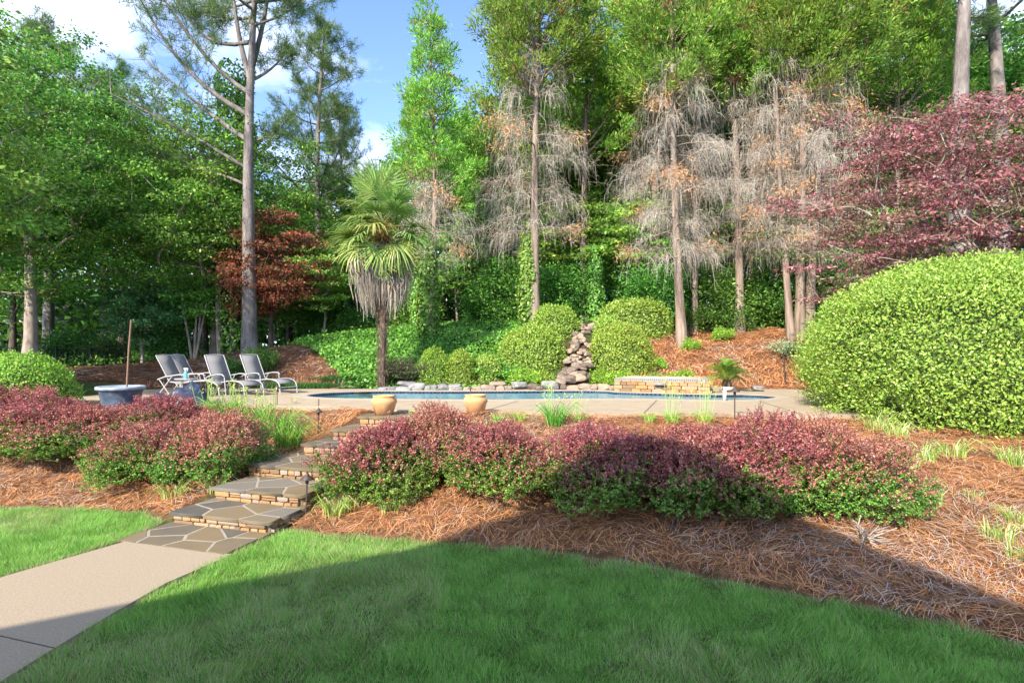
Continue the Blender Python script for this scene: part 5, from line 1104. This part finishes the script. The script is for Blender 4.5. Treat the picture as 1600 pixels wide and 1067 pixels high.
dirv = np.stack([np.cos(a), np.sin(a), a * 0], 1); P0 = dirv * r0[:, None] + np.stack([a * 0 + .04, a * 0, z0_], 1); P1 = dirv * r1[:, None] + np.stack([a * 0, a * 0, z0_ - ln * .25], 1); P2 = dirv * (r1 * .98)[:, None] + np.stack([a * 0, a * 0, z0_ - ln * .65], 1); P3 = dirv * (r1 * rng.uniform(.7, 1, n))[:, None] + np.stack([a * 0, a * 0, z0_ - ln], 1)
V, F = ribbons(np.stack([P0, P1, P2, P3], 1), rng.uniform(.018, .035, n), .35); g = Geo(); g.add(V, F, np.repeat(palette(n, STRAWC, .15), 3, 0)); put('dead_skirt', g.mesh('dead_skirt', M_TWIG), palm)
n = 900; P0 = rng.normal(size=(n, 3)) * arr([.2, .2, .22]) + arr([.05, -.22, hP - .3]); V, F = leaves(P0, unit(rng.normal(size=(n, 3)) + arr([0, -.3, -.6])), rvec(n), .1, .02, 0); g = Geo(); g.add(V, F, palette(n, [(.40, .22, .05), (.30, .15, .05), (.50, .30, .08)])); put('flower_cluster', g.mesh('flower_cluster', M_TWIG), palm)
# sago palm
def sago(seed, cols):
    g = Geo(); s = np.linspace(0, 1, 9); path = np.stack([s * .78 - .1 * s ** 3, s * 0, .55 * s - .5 * s ** 2.3], 1); V, F = tubes(path, np.linspace(.014, .004, 9), 4); g.add(V, F, (.2, .26, .08))
    t = np.linspace(.1, .99, 46); P = np.stack([np.interp(t, s, path[:, i]) for i in range(3)], 1); T = unit(np.gradient(P, axis=0))
    for sg_ in (-1, 1):
        D = unit(T * .75 + arr([0, sg_ * 1.0, .35])); V, F = leaves(P, D, np.tile(arr([[0, 0, 1]]), (46, 1)), .20 * np.sin(np.clip(t * 3.0, .4, 2.75)) + .03, .02, 0); g.add(V, F, palette(46, cols, .12))
    return g.mesh('frond', M_LEAFG)
SG = [sago(1, [(.11, .22, .035), (.16, .28, .045)]), sago(2, [(.24, .31, .05), (.34, .36, .07)])]
x, y = xu(1136, 17.1), 17.1; o = empty('sago_palm', (x, y, 1.30), label='yellow-green sago palm on the rocks beside the raised spa', cat='sago palm')
for k in range(30):
    e = rng.uniform(-.15, .75) if k > 6 else rng.uniform(.7, 1.15); s = rng.uniform(.8, 1.1); put('frond', SG[0 if e > .1 and rng.random() < .7 else 1], o, (0, 0, .12), (0, -e, k * 2.4), (s, s, s))
g = Geo(); lathe(g, [(0, -.22), (.14, -.22), (.15, 0), (.12, .16), (.05, .24), (0, .25)], 12); put('trunk', g.mesh('sago_trunk', M_PALMB), o)

# ---- red barberry shrubs
BRED = [(.34, .105, .085), (.41, .16, .13), (.27, .075, .065), (.46, .235, .19)]; BPUR = [(.19, .08, .08), (.23, .11, .10)]; BGRN = [(.11, .24, .035), (.16, .31, .05), (.08, .18, .03), (.20, .34, .06)]
def barberry(rx, ry, h, ns, seed, red=.5, per=15, ll=.039):
    d = rvec(ns); d[:, 2] = np.abs(d[:, 2]) * 1.1 - .32; d = unit(d)
    b = 1 + .34 * (noise3(d * 1.9 + seed * 3.3) - .5) * 2 + .16 * (noise3(d * 5 + seed) - .5) * 2
    inner = rng.random(ns); dep = 1 - .45 * inner ** 1.8; P = d * (b * dep)[:, None]; P[:, 2] = (P[:, 2] + .34) / 1.34
    P = P * arr([rx, ry, h]); P[:, 2] += .04
    sd_ = unit(d * arr([.8, .8, .5]) + arr([0, 0, .62]) + rng.normal(size=(ns, 3)) * .35); sl = rng.uniform(.09, .22, ns) * np.where((d[:, 2] > .2) & (rng.random(ns) < .16), 1.9, 1)
    P = P - sd_ * sl[:, None] * .5
    hf = np.clip(P[:, 2] / h, 0, 1); rd = hf * 1.15 + .55 * (noise3(P * 3.2 + seed) - .5) + .45 * (dep - .8) + rng.normal(size=ns) * .16
    n = ns * per; t = np.tile(np.linspace(.1, 1, per), ns); i = np.repeat(np.arange(ns), per)
    Lp = P[i] + sd_[i] * (sl[i] * t)[:, None] + rng.normal(size=(n, 3)) * .006; D = unit(sd_[i] * .55 + rng.normal(size=(n, 3)) * .75); Nn = unit(sd_[i] * .5 + arr([0, 0, .8]) + rng.normal(size=(n, 3)) * .5)
    r = rd[i] + .42 * (t - .5) + rng.normal(size=n) * .08; isr = r > (1.02 - red); col = palette(n, BGRN, .18); cr_ = palette(n, BRED, .18); cp_ = palette(n, BPUR, .18)
    pp = rng.random(ns)[i] < .15; cr_[pp] = cp_[pp]; col[isr] = cr_[isr]
    sz = ll * rng.uniform(.65, 1.25, n) * (1.1 - .3 * t); V, F = leaves(Lp, D, Nn, sz, sz * .58); gl = Geo(); gl.add(V, F, col)
    g = Geo(); TP = P[:: max(1, ns // 70)]; base = TP * arr([.12, .12, 0]) + rng.normal(size=TP.shape) * .04; base[:, 2] = -.05
    V, F = tubes(np.stack([base, base * .5 + TP * arr([.3, .3, .45]) + rng.normal(size=TP.shape) * .03, TP], 1), arr([[.012, .009, .005]] * len(TP)), 4); g.add(V, F)
    V, F = tubes(np.stack([P, P + sd_ * sl[:, None] * .5, P + sd_ * sl[:, None] * .97], 1), arr([[.0025, .002, .0015]] * ns), 3); g.add(V, F)
    return g.mesh('stems', M_BARKD), gl.mesh('foliage', M_LEAFG)
QV = [barberry(.92, .8, 1.15, 3000, 1, .47), barberry(1.0, .85, 1.2, 3300, 2, .42), barberry(1.2, .95, 1.3, 4000, 3, .44)]
for u, Yt, sx, sz_, v, rz, lab in ((605, 8.5, 1.0, .86, 0, .4, 'red-tipped barberry bush overhanging the stone steps'), (772, 8.35, .98, .72, 1, 2.1, 'red barberry bush next to the one overhanging the steps'), (690, 8.9, .85, .80, 0, 4.2, 'red barberry half hidden behind its neighbours in the front row'),
                                  (935, 7.9, 1.05, .78, 1, 5.0, 'shaded purple-tinged barberry bush in the middle of the front row'), (1068, 7.6, .98, .80, 0, 1.2, 'shaded barberry bush with deep green lower leaves in the front row'), (1180, 7.5, .95, .78, 2, .3, 'broad red-topped barberry bush before the sago palm'), (1295, 7.35, .86, .76, 2, 3.0, 'large red-topped barberry at the straw end of the front row'),
                                  (338, 9.6, .95, .84, 0, 1.9, 'barberry bush beside the daylilies at the step edge'), (238, 9.6, .95, .76, 1, 3.7, 'red barberry bush above the straw slope beside the lawn'), (262, 10.8, .9, .70, 0, 5.6, 'red barberry bush behind others in front of the dark sheeting'), (150, 10.4, 1.05, .68, 1, .9, 'dense red barberry bush in front of the planter'), (60, 10.6, 1.05, .72, 2, 2.7, 'wide red barberry bush below the domed green bush'), (-30, 10.9, 1.0, .85, 2, 4.6, 'shaded red barberry bush past the domed green bush')):
    x = xu(u, Yt); tree('barberry_bush', [('stems', QV[v][0]), ('foliage', QV[v][1])], x, Yt, rz, (sx, sx, sz_), lab, cat='bush', group='red barberry bushes')

# ---- strap-leaved clumps
def clump(n, ln, w, cols, spread=.14, arch=1.0, up=1.0):
    a = rng.uniform(0, 6.28, n); r = spread * np.sqrt(rng.random(n)); P0 = np.stack([r * np.cos(a), r * np.sin(a), a * 0 - .02], 1); b = a + rng.normal(size=n) * .7; o_ = np.stack([np.cos(b), np.sin(b), b * 0], 1); l = (ln * rng.uniform(.6, 1.2, n))[:, None]; k = (arch * rng.uniform(.3, 1.2, n))[:, None]
    path = np.stack([P0, P0 + o_ * l * .12 * k + arr([0, 0, .42 * up]) * l, P0 + o_ * l * .38 * k + arr([0, 0, .68 * up]) * l, P0 + o_ * l * .72 * k + arr([0, 0, 1]) * l * (.72 * up - .28 * k)], 1)
    V, F = ribbons(path, w * rng.uniform(.7, 1.2, n), .15); g = Geo(); g.add(V, F, np.repeat(palette(n, cols, .18), 3, 0)); return g.mesh('leaves', M_LEAFG)
LIR = [(.24, .36, .07), (.33, .43, .12), (.17, .28, .05), (.50, .52, .26)]; DAY = [(.09, .22, .03), (.13, .29, .04), (.18, .35, .06)]; DAYL = [(.22, .38, .07), (.28, .43, .09)]
CLV = [clump(90, .36, .013, LIR), clump(70, .30, .013, LIR, .18, .8), clump(150, .72, .02, DAY, .2, 1.1), clump(70, .42, .017, DAYL, .16, .9)]
STRAP = [(270, 8.75, 1.1, 0, 'yellow-green strap-leaf clump on the straw beside the bottom step'), (338, 8.95, .9, 0, 'yellow-green strap-leaf clump next to the second step'), (523, 7.95, 1.15, 0, 'strap-leaf clump at the foot of the barberry over the steps'), (548, 8.1, 1.0, 1, 'spreading strap-leaf clump beside the path light'), (610, 7.85, .9, 1, 'low strap-leaf clump under the barberry overhanging the steps'),
         (640, 8.0, .7, 1, 'small strap-leaf tuft in the straw under the front barberries'), (1372, 10.0, 1.3, 0, 'strap-leaf clump between the last barberry and the great clipped bush'), (1400, 9.6, 1.15, 0, 'bright strap-leaf clump against the dark foot of the great bush'), (1445, 8.6, 1.1, 0, 'tall strap-leaf clump in front of the great bush'), (1490, 8.7, 1.1, 0, 'upright strap-leaf clump before the great clipped bush'), (1418, 8.4, .9, 1, 'low strap-leaf clump beyond the last barberry'),
         (1440, 7.3, 1.15, 1, 'yellowish strap-leaf clump at the end of the front barberry row'), (1425, 7.0, .9, 0, 'second yellowish clump beside the last barberry'), (1585, 8.3, 1.2, 0, 'strap-leaf clump furthest along the foot of the great bush'), (1556, 6.3, 1.0, 1, 'thin strap-leaf clump on open straw'), (1590, 6.6, .9, 0, 'sparse strap-leaf clump further out on open straw'), (1520, 7.4, .6, 1, 'tiny green tuft on the open straw'), (1590, 5.9, .8, 1, 'green grassy tuft at the outer straw'),
         (450, 10.7, .95, 2, 'big arching daylily clump beside the top step'), (430, 11.3, .95, 2, 'arching daylily clump behind the biggest daylily'), (392, 11.6, .85, 2, 'daylily clump behind the step-side barberry'), (352, 12.0, .8, 2, 'daylily clump in front of the loungers'), (318, 12.2, .75, 3, 'daylily clump beside the dark sheeting'), (650, 10.35, .55, 3, 'pale daylily clump against the landing wall'), (868, 10.6, .8, 2, 'dark daylily clump behind the front barberries'), (780, 10.7, .75, 3, 'pale daylily clump beside the terracotta pot in straw'),
         (812, 10.9, .7, 3, 'pale daylily clump along the deck edge'), (905, 10.9, .6, 3, 'small daylily clump past the dark one'), (1050, 10.7, .8, 3, 'daylily clump at the deck edge behind the shaded barberries'), (1100, 10.6, .85, 3, 'daylily clump beside the deck path light'), (1015, 10.8, .6, 3, 'little daylily tuft near the deck edge'), (760, 10.3, .7, 3, 'low daylily clump behind the second barberry')]
g = Geo(); n = 9; a = rng.uniform(0, 6.28, n); P0 = np.stack([.12 * np.cos(a), .12 * np.sin(a), a * 0], 1); tops = P0 * 1.6 + np.stack([rng.normal(size=n) * .06, rng.normal(size=n) * .06, rng.uniform(.6, .95, n)], 1)
V, F = tubes(np.stack([P0, (P0 + tops) / 2, tops], 1), .006, 4); g.add(V, F, (.30, .42, .12))
m_ = 7; P1 = np.repeat(tops, m_, 0); V, F = leaves(P1 + rng.normal(size=(n * m_, 3)) * arr([.02, .02, .035]), unit(rng.normal(size=(n * m_, 3)) * .5 + arr([0, 0, 1])), rvec(n * m_), .065, .022, .2); g.add(V, F, palette(n * m_, [(.42, .50, .14), (.34, .46, .12)])); ME_STALK = g.mesh('flower_stalks', M_LEAF)
for u, Yt, s, v, lab in STRAP:
    x = xu(u, Yt); parts = [('leaves', CLV[v])]
    if u in (430, 392, 352, 318, 650, 868, 1050, 1100, 905): parts.append(('flower_stalks', ME_STALK))
    o = tree('daylily' if v > 1 else 'strap_leaf_clump', parts, x, Yt, u * .37, s, lab, cat='plant', group='daylilies' if v > 1 else 'strap-leaf clumps')
    if u in (430, 392, 352, 318): o.scale = (s * 1.3, s * 1.3, s)

# ---- dead root at the straw edge
g = Geo(); DR = []
for k in range(26):
    a = rng.uniform(0, 6.28); e = rng.uniform(.1, 1.1); d = arr([math.cos(a) * math.cos(e), math.sin(a) * math.cos(e), math.sin(e)]); l = rng.uniform(.15, .42); DR.append(np.stack([d * .02, d * l * .5 + rng.normal(size=3) * .04, d * l + rng.normal(size=3) * .05]))
V, F = tubes(arr(DR), arr([[.014, .010, .004]] * len(DR)), 5); g.add(V, F)
x, y = xu(1352, 6.35), 6.35; put('dead_root', g.mesh('dead_root', M_BARKG), None, (x, y, gz(x, y) + .02), label='bleached dead root stump sticking out below the last barberry', cat='root')

# ---- pine straw
def straw(poly, n, ln, w, cols, zlift=.05, seed=0, cond=None, bb=None):
    P_ = arr(poly); lo, hi = (P_.min(0), P_.max(0)) if bb is None else (arr(bb[0]), arr(bb[1]))
    x = rng.uniform(lo[0], hi[0], n * 3); y = rng.uniform(lo[1], hi[1], n * 3); ok = (sdf(poly, x, y) > -.03 + .08 * noise3(np.stack([x * 5, y * 5, x * 0], 1))) & (np.abs(x) < y * .96 + 1.0)
    x, y = x[ok][:n], y[ok][:n]; n = len(x); a = noise3(np.stack([x * .8, y * .8, x * 0 + seed], 1)) * 9 + rng.normal(size=n) * .75; l = ln * rng.uniform(.5, 1.25, n); c = np.stack([np.cos(a), np.sin(a)], 1); bend = rng.normal(size=n) * .35; pr = np.stack([-c[:, 1], c[:, 0]], 1)
    pts = []
    for s in (-.5, 0, .5): pts.append(np.stack([x, y], 1) + c * (l * s)[:, None] + pr * (bend * l * (s * s - .125) * 1.5)[:, None])
    zb = [ground(p[:, 0], p[:, 1]) for p in pts]; lump = noise3(np.stack([x * 3, y * 3, x * 0 + 2], 1)) ** 1.5 * zlift * 1.6 + rng.random(n) * zlift * .5; tilt = rng.normal(size=n) * .012
    path = np.stack([np.column_stack([pts[k], zb[k] + lump + (k - 1) * tilt + .006 + (.012 if k == 1 else 0)]) for k in range(3)], 1)
    V, F = ribbons(path, w * rng.uniform(.7, 1.3, n), .7, side=unit(rng.normal(size=(n, 3)) * .3 + arr([0, 0, 1]))); g = Geo()
    patch = noise3(np.stack([x * .9, y * .9, x * 0 + 7], 1)); col = palette(n, cols, .2); gr = palette(n, [(.36, .29, .24), (.42, .35, .29)], .15); k = rng.random(n) < sstep(.5, .8, patch) * .3 + .06; col[k] = gr[k]
    g.add(V, F, np.repeat(col, 2, 0)); return g
STC = [(.46, .205, .08), (.53, .265, .11), (.38, .16, .065), (.27, .115, .05), (.58, .33, .165)]
put('pine_straw', straw(STRAW_FRONT, 45000, .22, .0052, STC).mesh('pine_straw', M_STRAW), None, kind='stuff', label='loose pine straw mulch under the front barberries')
put('pine_straw', straw(STRAW_LEFT, 30000, .22, .006, STC, seed=3).mesh('pine_straw', M_STRAW), None, kind='stuff', label='loose pine straw mulch beside the stone steps')
STRAW_SHADED = [(.27, .13, .075), (.34, .18, .10), (.20, .10, .06), (.16, .08, .05)]  # straw browns darkened, the trees' shade is put into the colour
put('pine_straw', straw(BANK_L, 14000, .34, .016, STRAW_SHADED, .07, 5).mesh('pine_straw', M_STRAW), None, kind='stuff', label='pine straw coloured darker for the tree shade on the bank behind the loungers')
put('pine_straw', straw(BANK_R, 13000, .34, .016, STC, .07, 6).mesh('pine_straw', M_STRAW), None, kind='stuff', label='orange pine straw on the bank under the cedars')

# ---- lawn
PADS = [np.array(STEPS[0][0]) + EX * a + EY * b for a, b in ((0, 0), (1.6, 0), (1.6, 1.5), (0, 1.5))]
def grass(poly, n, bb):
    x = rng.uniform(bb[0][0], bb[1][0], n * 2); y = rng.uniform(bb[0][1], bb[1][1], n * 2)
    y = bb[0][1] + (y - bb[0][1]); d = sdf(poly, x, y); ok = (d > .0) & (sdf(PADS, x, y) < -.01) & (np.abs(x) < y * .93 + .9); x, y, d = x[ok][:n], y[ok][:n], d[ok][:n]; n = len(x); z = ground(x, y)
    big = noise3(np.stack([x * .9, y * .9, x * 0 + 1], 1)); sm = noise3(np.stack([x * 4.5, y * 4.5, x * 0 + 8], 1)); az = noise3(np.stack([x * 2.2, y * 2.2, x * 0 + 3], 1)) * 12; az = az + rng.normal(size=n) * .9
    h = rng.uniform(.03, .085, n) * (.5 + 1.0 * sm); lean = rng.uniform(.2, .95, n) * h; w = rng.uniform(.0035, .0068, n); sa = rng.uniform(0, 6.28, n)
    b = np.stack([x, y, z - .004], 1); s = np.stack([np.cos(sa), np.sin(sa), sa * 0], 1) * w[:, None] * .5; tip = b + np.stack([np.cos(az) * lean, np.sin(az) * lean, h], 1)
    V = np.stack([b - s, b + s, tip], 1).reshape(-1, 3); F = np.arange(3 * n).reshape(-1, 3)
    col = palette(n, [(.16, .33, .06), (.20, .39, .075), (.12, .27, .05), (.25, .43, .10)], .22); dry = palette(n, [(.42, .40, .22), (.34, .34, .16), (.30, .36, .14)], .15)
    k = rng.random(n) < .09 + .38 * sstep(.55, .85, big) + .75 * (1 - sstep(0, .12, d)) * .8; col[k] = dry[k]
    g = Geo(); g.add(V, F, col); return g
put('grass', grass(LAWN_A, 300000, ((-4.0, 3.1), (5.4, 7.7))).mesh('grass', M_GRASS), None, kind='stuff', label='mown lawn in the shade of the house')
put('grass', grass(LAWN_B, 125000, ((-9.6, 5.0), (-4.7, 8.9))).mesh('grass', M_GRASS), None, kind='stuff', label='sunlit lawn on the far side of the concrete path')
